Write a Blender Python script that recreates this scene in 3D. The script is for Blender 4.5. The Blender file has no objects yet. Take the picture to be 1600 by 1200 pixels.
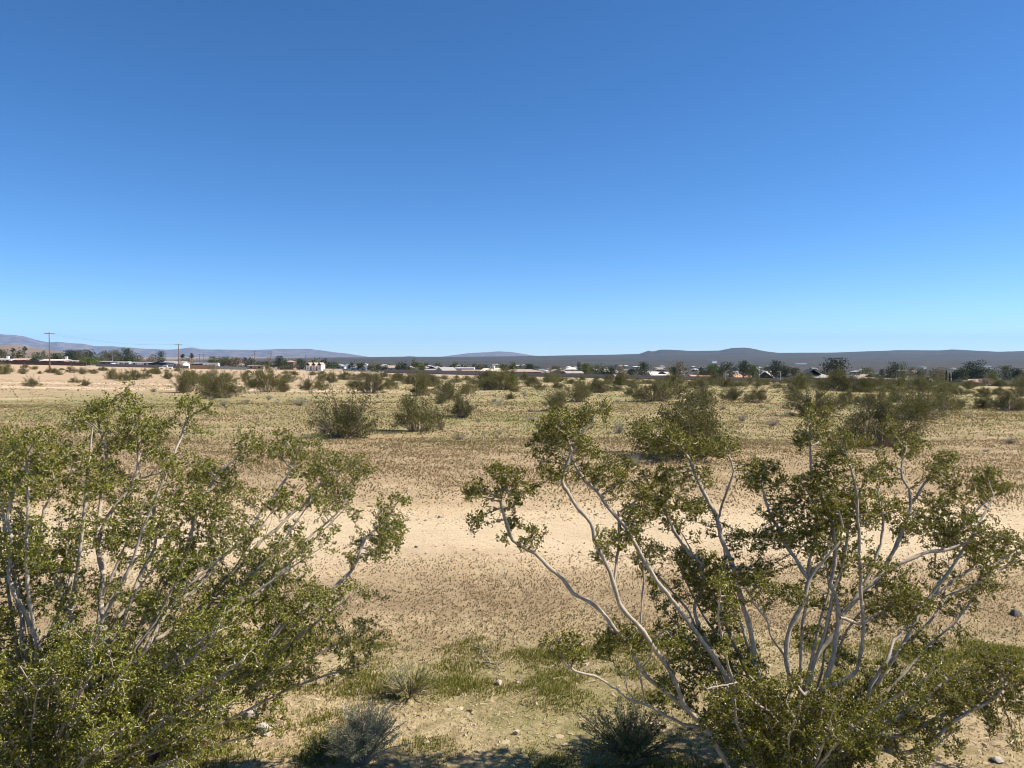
import bpy, math, random
import numpy as np

# ------------------------------------------------------------------ camera, sky, sun, exposure
SC = bpy.context.scene
COL = SC.collection
PITCH = math.atan(44 / 1200.0)
CAM_H = 2.3
cam_d = bpy.data.cameras.new('camera')
cam = bpy.data.objects.new('camera', cam_d)
COL.objects.link(cam)
cam_d.sensor_width = 36.0
cam_d.lens = 27.0                      # 1200 px focal length on a 1600 px wide picture
cam_d.clip_start = 0.05
cam_d.clip_end = 80000
cam.location = (0, 0, CAM_H)
cam.rotation_euler = (math.pi / 2 - PITCH, 0, 0)
SC.camera = cam

SUN_AZ, SUN_EL = math.radians(86), math.radians(45)
world = bpy.data.worlds.new('World')
SC.world = world
world.use_nodes = True
wn = world.node_tree
sky = wn.nodes.new('ShaderNodeTexSky')
sky.sky_type = 'NISHITA'
sky.sun_disc = False
sky.sun_elevation = SUN_EL
sky.sun_rotation = SUN_AZ
sky.altitude = 1500
sky.air_density = 0.7
sky.dust_density = 0.3
sky.ozone_density = 5.0
hsv = wn.nodes.new('ShaderNodeHueSaturation')     # the deep blue of a clear dry autumn sky
hsv.inputs['Saturation'].default_value = 1.18
wn.links.new(sky.outputs[0], hsv.inputs['Color'])
wn.links.new(hsv.outputs[0], wn.nodes['Background'].inputs[0])
wn.nodes['Background'].inputs[1].default_value = 0.103

sun_d = bpy.data.lights.new('sun', 'SUN')
sun_d.energy = 5.0
sun_d.angle = math.radians(0.53)
sun_d.color = (1.0, 0.93, 0.82)
sun = bpy.data.objects.new('sun', sun_d)
COL.objects.link(sun)
sun.rotation_euler = (math.pi / 2 - SUN_EL, 0, math.pi - SUN_AZ)
sun.location = (60, 10, 60)

SC.view_settings.view_transform = 'Standard'
SC.view_settings.look = 'None'
SC.view_settings.exposure = 0.75
SC.view_settings.gamma = 1.0
SC.cycles.use_denoising = True
SC.cycles.denoising_prefilter = 'ACCURATE'
SC.cycles.filter_width = 1.0
SC.cycles.sample_clamp_indirect = 4.0
SC.cycles.max_bounces = 6
SC.cycles.transparent_max_bounces = 8
SC.cycles.volume_bounces = 0

# ------------------------------------------------------------------ helpers
rng = np.random.default_rng(7)
random.seed(7)
FPX = 1200.0


def sines(x, y, s, seed):
    r = np.random.default_rng(seed)
    v = 0
    for i in range(5):
        a = r.uniform(0, 6.28)
        f = s * (0.7 + 0.5 * i)
        v = v + np.sin((x * math.cos(a) + y * math.sin(a)) * f + r.uniform(0, 6.28)) / (1 + 0.6 * i)
    return v / 2.2


Z_R = np.array([0, 8, 15, 30, 60, 100, 150, 200, 250, 320, 420, 500, 800, 1200, 2000, 3500, 6000, 8000, 10000, 14000, 40000.])
Z_Z = np.array([0, 0, -.02, -.1, -.45, -1.25, -2.45, -3.7, -4.9, -6.6, -8.6, -10.5, -16, -21, -26, -28, -15, -4, 0, -40, -150.])
K_R = np.array([0, 15, 30, 100, 250, 420, 800, 1500, 3000, 6000, 9000, 40000.])
K_K = np.array([0, .001, .004, .010, .018, .024, .020, .010, .005, .0015, 0, 0.])
RID_PX = np.array([-400, 500, 600, 700, 850, 960, 1000, 1007, 1013, 1021, 1030, 1045, 1060, 1080, 1125, 1143, 1152, 1165, 1180, 1195, 1215, 1300, 1380, 1400, 1470, 1487, 1520, 1560, 1600, 1700, 1900, 2300.])
RID_Y = np.array([562, 560, 559, 558, 556, 554, 552.8, 550, 547.6, 549.5, 546.3, 546.3, 547, 548.3, 547.6, 543.6, 543.4, 543, 545.5, 548.6, 551.2, 550.8, 548, 547, 547.3, 545.9, 547.5, 549.6, 548.3, 549, 551, 553.])


def zt(x, y, fine=True):
    """height of the land at x, y (metres)"""
    x = np.asarray(x, float); y = np.asarray(y, float)
    r = np.hypot(x, y)
    yy = np.where(y > 0, np.maximum(np.abs(y), 0.72 * r), 0.8 * r)
    z = np.interp(yy, Z_R, Z_Z)
    xc = np.clip(x, -1.2 * yy, 1.2 * yy)
    z = z - xc * np.interp(yy, K_R, K_K)
    # low range on the right, 8 to 9 km off
    px = 800 + FPX * xc / np.maximum(yy, 1)
    ry = np.interp(px, RID_PX, RID_Y)
    h = (556 - ry) / FPX * 9000 + CAM_H
    w = np.clip((yy - 5000) / 4000, 0, 1) ** 2.2 * np.clip((13000 - yy) / 3000, 0, 1)
    w = np.where(y > 0, w, 0)
    z = z * (1 - w) + h * w
    z = z + w * (sines(x, y * 0.4, 1 / 260., 3) * 9 + np.abs(sines(x, y * 0.3, 1 / 120., 4)) * 12 - 6) * np.clip((9000 - yy) / 900, 0, 1)
    # tan hills on the left, 3 km off
    for (hx, hy, hh, sx, sy) in ((-1960, 3020, 44, 75, 170), (-1840, 2980, 26, 70, 160), (-2110, 3000, 36, 110, 200), (-1760, 3000, 14, 120, 260), (-1960, 3000, 14, 260, 300)):
        z = z + hh * np.exp(-((x - hx) / sx) ** 2 - ((y - hy) / sy) ** 2) * (1 + 0.1 * sines(x, y, 1 / 30., 9))
    if fine:
        a = np.clip((r - 1.0) / 3.0, 0, 1) * np.clip((400 - r) / 300, 0, 1)
        z = z + a * (0.035 * sines(x, y, 0.9, 11) + 0.012 * sines(x, y, 3.7, 12))
        z = z + np.clip((r - 20) / 30, 0, 1) * np.clip((400 - r) / 200, 0, 1) * 0.12 * sines(x, y, 0.16, 13)
    return z


GZ0 = float(zt(0, 0))
CP = np.array([0, 0, CAM_H])


def ray(px, py):
    u = (px - 800) / FPX; v = (600 - py) / FPX
    d = np.array([u, math.cos(PITCH) + v * math.sin(PITCH), -math.sin(PITCH) + v * math.cos(PITCH)])
    return d / d[1]


def at3(px, py, Y):
    return CP + ray(px, py) * Y


def ground_hit(px, py, ymax=420):
    d = ray(px, py)
    ys = np.concatenate([np.arange(2.5, 40, 0.05), np.arange(40, ymax, 0.5)])
    P = CP[None] + d[None] * ys[:, None]
    below = P[:, 2] < zt(P[:, 0], P[:, 1])
    i = int(np.argmax(below)) if below.any() else int(np.argmin(P[:, 2] - zt(P[:, 0], P[:, 1])))
    return np.array([P[i, 0], P[i, 1], float(zt(P[i, 0], P[i, 1]))])


def on_ground(px, Y):
    x = (px - 800) / FPX * Y
    return np.array([x, Y, float(zt(x, Y))])


# ------------------------------------------------------------------ materials
def N(nt, kind, **kw):
    n = nt.nodes.new(kind)
    for k, v in kw.items():
        setattr(n, k, v)
    return n


def setin(n, **kw):
    for k, v in kw.items():
        k = k.replace('_', ' ')
        s = n.inputs[k]
        if hasattr(v, 'is_output'):
            n.id_data.links.new(v, s)
        else:
            s.default_value = v
    return n


def mat(name):
    m = bpy.data.materials.new(name)
    m.use_nodes = True
    nt = m.node_tree
    return m, nt, nt.nodes['Principled BSDF']


def c4(c):
    return (c[0], c[1], c[2], 1.0)


def mixc(nt, f, a, b):
    n = N(nt, 'ShaderNodeMix', data_type='RGBA')
    for s, v in ((n.inputs[0], f), (n.inputs[6], a), (n.inputs[7], b)):
        if hasattr(v, 'is_output'):
            nt.links.new(v, s)
        else:
            s.default_value = v if s.type == 'VALUE' else c4(v)
    return n.outputs[2]


def mathn(nt, op, a, b=0.0, clamp=False):
    n = N(nt, 'ShaderNodeMath', operation=op, use_clamp=clamp)
    for s, v in ((n.inputs[0], a), (n.inputs[1], b)):
        if hasattr(v, 'is_output'):
            nt.links.new(v, s)
        else:
            s.default_value = v
    return n.outputs[0]


def sstep(nt, v, lo, hi, t0=0.0, t1=1.0):
    n = N(nt, 'ShaderNodeMapRange', interpolation_type='SMOOTHSTEP')
    nt.links.new(v, n.inputs[0])
    for i, q in enumerate((lo, hi, t0, t1)):
        if hasattr(q, 'is_output'):
            nt.links.new(q, n.inputs[1 + i])
        else:
            n.inputs[1 + i].default_value = q
    return n.outputs[0]


def noise(nt, vec, scale, detail=4.0, rough=0.55):
    n = N(nt, 'ShaderNodeTexNoise')
    setin(n, Vector=vec, Scale=scale, Detail=detail, Roughness=rough)
    return n.outputs[0]


def ramp3(nt, f, cols):
    n = N(nt, 'ShaderNodeValToRGB')
    nt.links.new(f, n.inputs[0])
    e = n.color_ramp.elements
    while len(e) < len(cols):
        e.new(0.5)
    for i, c in enumerate(cols):
        e[i].position = i / (len(cols) - 1)
        e[i].color = c4(c)
    return n.outputs[0]


def plain(name, col, rough=0.8, var=0.25, scale=3.0, spec=0.3):
    """a colour with mild mottling"""
    m, nt, b = mat(name)
    tc = N(nt, 'ShaderNodeTexCoord')
    f = noise(nt, tc.outputs['Object'], scale, 5)
    lo = [c * (1 - var) for c in col]; hi = [min(1, c * (1 + var)) for c in col]
    nt.links.new(mixc(nt, f, lo, hi), b.inputs['Base Color'])
    b.inputs['Roughness'].default_value = rough
    b.inputs['Specular IOR Level'].default_value = spec
    return m


def leafy(name, cols, rough=0.45, trans=0.35, spec=0.4):
    """foliage: each leaf its own tint, a little light coming through"""
    m, nt, b = mat(name)
    g = N(nt, 'ShaderNodeNewGeometry')
    oi = N(nt, 'ShaderNodeObjectInfo')
    col = ramp3(nt, g.outputs['Random Per Island'], cols)
    val = mathn(nt, 'ADD', mathn(nt, 'MULTIPLY', oi.outputs['Random'], 0.5), 0.75)
    h = N(nt, 'ShaderNodeHueSaturation')
    nt.links.new(col, h.inputs['Color']); nt.links.new(val, h.inputs['Value'])
    nt.links.new(h.outputs[0], b.inputs['Base Color'])
    b.inputs['Roughness'].default_value = rough
    b.inputs['Specular IOR Level'].default_value = spec
    t = N(nt, 'ShaderNodeBsdfTranslucent')
    nt.links.new(h.outputs[0], t.inputs[0])
    mx = N(nt, 'ShaderNodeMixShader')
    mx.inputs[0].default_value = trans
    nt.links.new(b.outputs[0], mx.inputs[1]); nt.links.new(t.outputs[0], mx.inputs[2])
    nt.links.new(mx.outputs[0], nt.nodes['Material Output'].inputs[0])
    return m


def ground_material():
    m, nt, b = mat('desert_soil')
    g = N(nt, 'ShaderNodeNewGeometry')
    P = g.outputs['Position']
    sx = N(nt, 'ShaderNodeSeparateXYZ'); nt.links.new(P, sx.inputs[0])
    X, Y = sx.outputs[0], sx.outputs[1]
    big = noise(nt, P, 0.06, 4)
    mid = noise(nt, P, 0.33, 5)
    small = noise(nt, P, 2.2, 6, 0.62)
    fine = noise(nt, P, 30.0, 6, 0.7)
    grit = noise(nt, P, 140.0, 3, 0.7)
    # wobble the zone edges
    Yw = mathn(nt, 'ADD', Y, mathn(nt, 'ADD', mathn(nt, 'MULTIPLY', mathn(nt, 'SUBTRACT', mid, 0.5), 4.5), mathn(nt, 'MULTIPLY', mathn(nt, 'SUBTRACT', small, 0.5), 1.6)))
    sand = mixc(nt, sstep(nt, fine, 0.3, 0.7), (0.45, 0.335, 0.19), (0.65, 0.505, 0.31))
    sand = mixc(nt, sstep(nt, small, 0.35, 0.7, 0.0, 0.4), sand, (0.57, 0.40, 0.225))
    sand = mixc(nt, sstep(nt, grit, 0.55, 0.75, 0, 0.55), sand, (0.30, 0.22, 0.135))
    # wind and wheel streaks along the track
    mp = N(nt, 'ShaderNodeMapping'); mp.inputs['Scale'].default_value = (0.22, 1.6, 1.0)
    nt.links.new(P, mp.inputs[0])
    streak = noise(nt, mp.outputs[0], 1.1, 6, 0.65)
    sand = mixc(nt, sstep(nt, streak, 0.36, 0.66, 0.0, 0.5), sand, (0.40, 0.285, 0.165))
    trk = mathn(nt, 'MULTIPLY', sstep(nt, Yw, 7.8, 9.2), sstep(nt, Yw, 10.6, 12.2, 1, 0))
    sand = mixc(nt, mathn(nt, 'MULTIPLY', trk, sstep(nt, fine, 0.2, 0.6, 0.1, 0.55)), sand, (0.68, 0.54, 0.36))
    # dry litter between the tufts
    lit = mathn(nt, 'MULTIPLY', sstep(nt, Yw, 11.5, 14.0), sstep(nt, Yw, 40, 90, 1, 0.7))
    lit2 = mathn(nt, 'MULTIPLY', sstep(nt, Yw, 5.8, 6.6), sstep(nt, Yw, 7.2, 8.8, 1, 0))
    lit = mathn(nt, 'MULTIPLY', mathn(nt, 'MAXIMUM', lit, lit2), sstep(nt, small, 0.3, 0.62, 0.25, 0.8))
    patchy = noise(nt, P, 6.5, 6, 0.68)
    lit3 = mathn(nt, 'MULTIPLY', sstep(nt, Yw, 5.0, 7.4, 1, 0), sstep(nt, patchy, 0.44, 0.6, 0.0, 0.75))
    lit = mathn(nt, 'MAXIMUM', lit, lit3)
    col = mixc(nt, lit, sand, (0.275, 0.20, 0.11))
    # low green annuals
    gz = mathn(nt, 'MAXIMUM', mathn(nt, 'MULTIPLY', sstep(nt, Yw, 17, 26), sstep(nt, Y, 150, 320, 1, 0.4)), sstep(nt, Yw, 5.6, 6.9, 1, 0))
    gm = sstep(nt, mathn(nt, 'ADD', mathn(nt, 'MULTIPLY', mid, 0.55), mathn(nt, 'MULTIPLY', big, 0.45)), 0.38, 0.54)
    gm = mathn(nt, 'MULTIPLY', mathn(nt, 'MULTIPLY', gm, gz), sstep(nt, small, 0.3, 0.6, 0.35, 0.8))
    col = mixc(nt, gm, col, (0.20, 0.20, 0.065))
    # pinkish bare soil far out on the left
    pk = mathn(nt, 'MULTIPLY', sstep(nt, Y, 36, 60), sstep(nt, X, -40, -4, 0.85, 0.1))
    pk = mathn(nt, 'MULTIPLY', pk, sstep(nt, streak, 0.3, 0.55))
    col = mixc(nt, pk, col, (0.47, 0.335, 0.225))
    # two pale vehicle tracks on the left
    for y0, sl, wd, xe in ((58, 0.085, 3.6, -4), (72, 0.10, 2.6, 6), (43.5, 0.06, 1.5, -22)):
        dy = mathn(nt, 'ABSOLUTE', mathn(nt, 'SUBTRACT', Y, mathn(nt, 'ADD', mathn(nt, 'MULTIPLY', X, -sl), y0)))
        dy = mathn(nt, 'ADD', dy, mathn(nt, 'MULTIPLY', mathn(nt, 'SUBTRACT', mid, 0.5), 5.0))
        tm = mathn(nt, 'MULTIPLY', sstep(nt, dy, wd * 0.5, wd, 0.85, 0), sstep(nt, X, xe - 14, xe, 1, 0))
        col = mixc(nt, tm, col, (0.58, 0.43, 0.28))
    # far valley floor: scrub too small to tell apart
    fs = noise(nt, P, 0.02, 6, 0.7)
    fb = noise(nt, P, 0.0016, 5, 0.6)
    far = mixc(nt, sstep(nt, fs, 0.42, 0.62), (0.035, 0.035, 0.024), (0.085, 0.07, 0.05))
    far = mixc(nt, sstep(nt, fb, 0.45, 0.7, 0, 0.5), far, (0.11, 0.085, 0.065))
    far = mixc(nt, mathn(nt, 'MULTIPLY', sstep(nt, X, -2500, -1200, 1, 0), sstep(nt, Y, 1200, 2600)), far, (0.34, 0.245, 0.18))
    col = mixc(nt, sstep(nt, Y, 380, 800), col, far)
    nt.links.new(col, b.inputs['Base Color'])
    b.inputs['Roughness'].default_value = 0.95
    b.inputs['Specular IOR Level'].default_value = 0.1
    hgt = mathn(nt, 'ADD', mathn(nt, 'MULTIPLY', fine, 0.7), mathn(nt, 'ADD', mathn(nt, 'MULTIPLY', grit, 0.16), mathn(nt, 'MULTIPLY', small, 1.8)))
    bp = N(nt, 'ShaderNodeBump')
    bp.inputs['Distance'].default_value = 0.05
    nt.links.new(hgt, bp.inputs['Height'])
    nt.links.new(sstep(nt, Y, 25, 120, 0.75, 0.1), bp.inputs['Strength'])
    nt.links.new(bp.outputs[0], b.inputs['Normal'])
    return m


M = {}
M['soil'] = ground_material()
M['creosote'] = leafy('creosote_leaf', [(0.06, 0.072, 0.008), (0.18, 0.195, 0.016), (0.28, 0.285, 0.028), (0.50, 0.46, 0.11)], 0.36, 0.3, 0.35)
M['creosote_olive'] = leafy('creosote_leaf_olive', [(0.045, 0.05, 0.006), (0.145, 0.145, 0.012), (0.24, 0.225, 0.02), (0.44, 0.38, 0.085)], 0.36, 0.28, 0.35)
M['creosote_far'] = leafy('creosote_leaf_far', [(0.06, 0.064, 0.018), (0.105, 0.108, 0.03), (0.16, 0.152, 0.046), (0.25, 0.215, 0.085)], 0.65, 0.3, 0.15)
M['bark'] = plain('grey_bark', (0.40, 0.335, 0.255), 0.9, 0.75, 38, 0.1)
M['twig'] = plain('brown_twig', (0.27, 0.215, 0.165), 0.85, 0.35, 30)
M['deadwood'] = plain('dead_wood', (0.33, 0.28, 0.23), 0.9, 0.3, 20)
M['sage'] = leafy('sage_leaf', [(0.24, 0.245, 0.13), (0.36, 0.355, 0.21), (0.50, 0.475, 0.31)], 0.7, 0.2, 0.2)
M['drybrush'] = leafy('dry_brush', [(0.15, 0.11, 0.08), (0.22, 0.165, 0.125), (0.30, 0.235, 0.18)], 0.9, 0.15, 0.1)
M['redgrass'] = leafy('dead_red_grass', [(0.13, 0.07, 0.04), (0.22, 0.13, 0.075), (0.34, 0.24, 0.14)], 0.9, 0.2, 0.1)
M['tuft'] = leafy('dry_tuft', [(0.16, 0.12, 0.06), (0.27, 0.195, 0.10), (0.38, 0.29, 0.155), (0.50, 0.40, 0.22)], 0.9, 0.45, 0.1)
M['straw'] = leafy('straw_litter', [(0.12, 0.08, 0.05), (0.26, 0.18, 0.11), (0.42, 0.32, 0.19), (0.55, 0.46, 0.30)], 0.9, 0.1, 0.1)
M['annual'] = leafy('green_annual', [(0.10, 0.12, 0.016), (0.18, 0.19, 0.026), (0.28, 0.27, 0.05), (0.44, 0.38, 0.13)], 0.7, 0.35, 0.2)
M['herb'] = leafy('green_herb', [(0.07, 0.10, 0.022), (0.13, 0.165, 0.04), (0.22, 0.235, 0.07)], 0.6, 0.3, 0.3)
M['pebble'] = leafy('pebbles', [(0.26, 0.185, 0.11), (0.44, 0.33, 0.2), (0.54, 0.41, 0.25), (0.60, 0.48, 0.32)], 0.95, 0.0, 0.1)
M['rock_pale'] = plain('pale_rock', (0.40, 0.35, 0.29), 0.95, 0.5, 22)
M['rock_tan'] = plain('tan_rock', (0.46, 0.37, 0.27), 0.9, 0.3, 25)
M['rock_dark'] = plain('dark_rock', (0.11, 0.095, 0.085), 0.9, 0.3, 25)
M['tree_dark'] = leafy('dark_tree_leaf', [(0.022, 0.034, 0.018), (0.045, 0.062, 0.03), (0.075, 0.09, 0.045)], 0.6, 0.25, 0.3)
M['tree_olive'] = leafy('olive_tree_leaf', [(0.07, 0.075, 0.04), (0.12, 0.125, 0.065), (0.19, 0.18, 0.10)], 0.6, 0.25, 0.3)
M['tree_green'] = leafy('green_tree_leaf', [(0.05, 0.075, 0.02), (0.10, 0.13, 0.03), (0.18, 0.19, 0.05)], 0.6, 0.3, 0.3)
M['tree_bare'] = leafy('thin_tree_twigs', [(0.15, 0.12, 0.085), (0.22, 0.175, 0.12), (0.27, 0.22, 0.14)], 0.8, 0.2, 0.2)
M['trunk'] = plain('tree_bark', (0.16, 0.12, 0.09), 0.9, 0.3, 5)
M['pole'] = plain('pole_wood', (0.20, 0.12, 0.085), 0.9, 0.25, 4)
M['metal'] = plain('grey_metal', (0.42, 0.42, 0.42), 0.5, 0.1, 4)
M['wire'] = plain('wire', (0.07, 0.07, 0.075), 0.6, 0.1, 1)
for nm, c in (('white', (0.78, 0.77, 0.74)), ('cream', (0.70, 0.60, 0.43)), ('tan', (0.46, 0.35, 0.25)), ('pink', (0.52, 0.34, 0.24)), ('orange', (0.55, 0.30, 0.17)), ('brown', (0.20, 0.13, 0.095)),
              ('darkbrown', (0.075, 0.045, 0.04)), ('slate', (0.075, 0.085, 0.11)), ('shadedarkwall', (0.06, 0.065, 0.075)), ('grey', (0.33, 0.32, 0.31)), ('roofgrey', (0.36, 0.33, 0.30)), ('rooftan', (0.38, 0.29, 0.22)),  # the dark wall tone has the shade of backlit house fronts in it
              ('roofpale', (0.62, 0.57, 0.48)), ('brick', (0.30, 0.16, 0.11)), ('roofdark', (0.11, 0.10, 0.10)), ('blockwall', (0.24, 0.21, 0.20)), ('greywall', (0.19, 0.195, 0.20)), ('fencewood', (0.42, 0.28, 0.17)), ('beige', (0.50, 0.43, 0.30))):
    M[nm] = plain('paint_' + nm, c, 0.85, 0.1, 0.8)
mg, ntg, bg_ = mat('window_glass')
bg_.inputs['Base Color'].default_value = (0.03, 0.04, 0.05, 1); bg_.inputs['Roughness'].default_value = 0.08
M['glass'] = mg
mc, ntc, bc_ = mat('white_car_paint')
bc_.inputs['Base Color'].default_value = (0.8, 0.8, 0.8, 1); bc_.inputs['Roughness'].default_value = 0.25
M['carwhite'] = mc
mc2, ntc2, bc2_ = mat('dark_car_paint')
bc2_.inputs['Base Color'].default_value = (0.05, 0.03, 0.03, 1); bc2_.inputs['Roughness'].default_value = 0.25
M['cardark'] = mc2
M['tyre'] = plain('tyre_rubber', (0.03, 0.03, 0.03), 0.8, 0.1, 4)


def mountain_material(name, a, b2):
    m, nt, b = mat(name)
    g = N(nt, 'ShaderNodeNewGeometry')
    f = noise(nt, g.outputs['Position'], 0.004, 8, 0.65)
    nt.links.new(mixc(nt, sstep(nt, f, 0.4, 0.62), a, b2), b.inputs['Base Color'])
    b.inputs['Roughness'].default_value = 0.95
    b.inputs['Specular IOR Level'].default_value = 0.05
    return m


M['mtn'] = mountain_material('far_mountain_rock', (0.11, 0.09, 0.085), (0.22, 0.17, 0.15))


# ------------------------------------------------------------------ mesh helpers
def mesh_np(name, V, F, material, smooth=False):
    """V (n,3); F list of (k, m) index arrays"""
    me = bpy.data.meshes.new(name)
    V = np.asarray(V, np.float32)
    if not isinstance(F, list):
        F = [F]
    F = [np.asarray(f, np.int32) for f in F if len(f)]
    loops = np.concatenate([f.ravel() for f in F])
    sizes = np.concatenate([np.full(len(f), f.shape[1], np.int32) for f in F])
    starts = np.concatenate([[0], np.cumsum(sizes)[:-1]]).astype(np.int32)
    me.vertices.add(len(V)); me.vertices.foreach_set('co', V.ravel())
    me.loops.add(len(loops)); me.loops.foreach_set('vertex_index', loops)
    me.polygons.add(len(sizes)); me.polygons.foreach_set('loop_start', starts); me.polygons.foreach_set('loop_total', sizes)
    me.update(calc_edges=True)
    me.polygons.foreach_set('use_smooth', np.full(len(sizes), bool(smooth)))
    if material is not None:
        me.materials.append(material)
    return me


def obj(name, me, parent=None, loc=None, **props):
    o = bpy.data.objects.new(name, me)
    COL.objects.link(o)
    if parent is not None:
        o.parent = parent
    if loc is not None:
        o.location = [float(v) for v in loc]
    for k, v in props.items():
        o[k] = v
    return o


def thing(name, label, cat, loc, rotz=0.0, group=None):
    o = obj(name, None, None, loc, label=label, category=cat)
    o.empty_display_size = 0.3
    o.rotation_euler.z = rotz
    if group:
        o['group'] = group
    return o


def copy_tree(root, loc, rotz, scale, label=None, group=None):
    r = root.copy(); COL.objects.link(r)
    r.location = [float(v) for v in loc]; r.rotation_euler = (0, 0, rotz); r.scale = scale
    if label:
        r['label'] = label
    if group:
        r['group'] = group
    for ch in list(root.children):
        c = ch.copy(); COL.objects.link(c); c.parent = r
        for gch in ch.children:
            d = gch.copy(); COL.objects.link(d); d.parent = c
    return r


class MB:
    def __init__(self):
        self.V = []; self.F3 = []; self.F4 = []; self.n = 0

    def add(self, V, F):
        V = np.asarray(V, float); F = np.asarray(F, int)
        self.V.append(V)
        (self.F3 if F.shape[1] == 3 else self.F4).append(F + self.n)
        self.n += len(V)

    def tube(self, P, R, sides=5, cap=True):
        P = np.asarray(P, float); R = np.asarray(R, float) * np.ones(len(P))
        T = np.gradient(P, axis=0)
        T /= np.linalg.norm(T, axis=1)[:, None] + 1e-9
        ref = np.array([0.31, 0.95, 0.12]) if abs(T[:, 2]).mean() > 0.6 else np.array([0.1, 0.2, 1.0])
        A = np.cross(T, ref); A /= np.linalg.norm(A, axis=1)[:, None] + 1e-9
        B = np.cross(T, A)
        an = np.arange(sides) * 2 * math.pi / sides
        V = P[:, None] + R[:, None, None] * (np.cos(an)[None, :, None] * A[:, None] + np.sin(an)[None, :, None] * B[:, None])
        n = len(P)
        i = np.arange(n - 1)[:, None] * sides; j = np.arange(sides)[None]
        k = (j + 1) % sides
        F = np.stack([i + j, i + k, i + sides + k, i + sides + j], -1).reshape(-1, 4)
        base = self.n
        self.add(V.reshape(-1, 3), F)
        if cap and sides == 4:
            self.F4.append(np.array([[base + 3, base + 2, base + 1, base], [base + (n - 1) * 4 + q for q in range(4)]]))

    def box(self, lo, hi):
        (a, b, c), (d, e, f) = lo, hi
        V = [(a, b, c), (d, b, c), (d, e, c), (a, e, c), (a, b, f), (d, b, f), (d, e, f), (a, e, f)]
        self.add(V, [(3, 2, 1, 0), (4, 5, 6, 7), (0, 1, 5, 4), (1, 2, 6, 5), (2, 3, 7, 6), (3, 0, 4, 7)])

    def prism(self, poly, y0, y1):
        """polygon in xz pushed along y"""
        n = len(poly)
        V = [(x, y0, z) for x, z in poly] + [(x, y1, z) for x, z in poly]
        base = self.n
        self.V.append(np.array(V, float)); self.n += 2 * n
        for i in range(n):
            j = (i + 1) % n
            self.F4.append(np.array([[base + i, base + j, base + n + j, base + n + i]]))
        for i in range(1, n - 1):
            self.F3.append(np.array([[base, base + i + 1, base + i], [base + n, base + n + i, base + n + i + 1]]))

    def mesh(self, name, material, smooth=False):
        F = []
        if self.F3: F.append(np.concatenate(self.F3))
        if self.F4: F.append(np.concatenate(self.F4))
        return mesh_np(name, np.concatenate(self.V), F, material, smooth)


def unit(v):
    return v / (np.linalg.norm(v, axis=-1, keepdims=True) + 1e-9)


def leaves(C, length, width, r, bend=0.25, up=0.0):
    """one small folded kite per centre; returns V, F (two triangles that share an edge)"""
    n = len(C)
    d = unit(r.normal(size=(n, 3)) + np.array([0, 0, up]))
    s = unit(np.cross(d, unit(r.normal(size=(n, 3)))))
    nn = np.cross(d, s)
    L = length * r.uniform(0.65, 1.25, (n, 1)); W = width * r.uniform(0.7, 1.25, (n, 1))
    a = C - d * L * 0.5
    b = C + s * W * 0.5 + nn * W * bend
    c = C + d * L * 0.5
    e = C - s * W * 0.5 + nn * W * bend
    V = np.stack([a, b, c, e], 1).reshape(-1, 3)
    i = np.arange(n)[:, None] * 4
    F = np.concatenate([i + np.array([[0, 1, 2]]), i + np.array([[0, 2, 3]])])
    return V, F


def blades(C, n_per, h, w, r, lean=0.6):
    """upright thin triangles in bunches"""
    n = len(C) * n_per
    c = np.repeat(C, n_per, 0)
    hh = np.repeat(np.asarray(h) * np.ones(len(C)), n_per)[:, None] * r.uniform(0.5, 1.2, (n, 1))
    ww = np.repeat(np.asarray(w) * np.ones(len(C)), n_per)[:, None]
    a = r.uniform(0, 2 * math.pi, n)
    off = np.stack([np.cos(a), np.sin(a), np.zeros(n)], 1)
    base = c + off * hh * 0.25 * r.uniform(0, 1, (n, 1))
    tip = base + off * hh * lean * r.uniform(0.1, 1, (n, 1)) + np.array([0, 0, 1.0]) * hh
    side = np.stack([-np.sin(a), np.cos(a), np.zeros(n)], 1) * ww
    V = np.stack([base - side, base + side, tip], 1).reshape(-1, 3)
    F = np.arange(n * 3).reshape(-1, 3)
    return V, F


ICO_V = None


def ico():
    t = (1 + 5 ** 0.5) / 2
    V = unit(np.array([(-1, t, 0), (1, t, 0), (-1, -t, 0), (1, -t, 0), (0, -1, t), (0, 1, t), (0, -1, -t), (0, 1, -t), (t, 0, -1), (t, 0, 1), (-t, 0, -1), (-t, 0, 1)], float))
    F = np.array([(0, 11, 5), (0, 5, 1), (0, 1, 7), (0, 7, 10), (0, 10, 11), (1, 5, 9), (5, 11, 4), (11, 10, 2), (10, 7, 6), (7, 1, 8), (3, 9, 4), (3, 4, 2), (3, 2, 6), (3, 6, 8), (3, 8, 9), (4, 9, 5), (2, 4, 11), (6, 2, 10), (8, 6, 7), (9, 8, 1)])
    return V, F


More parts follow.
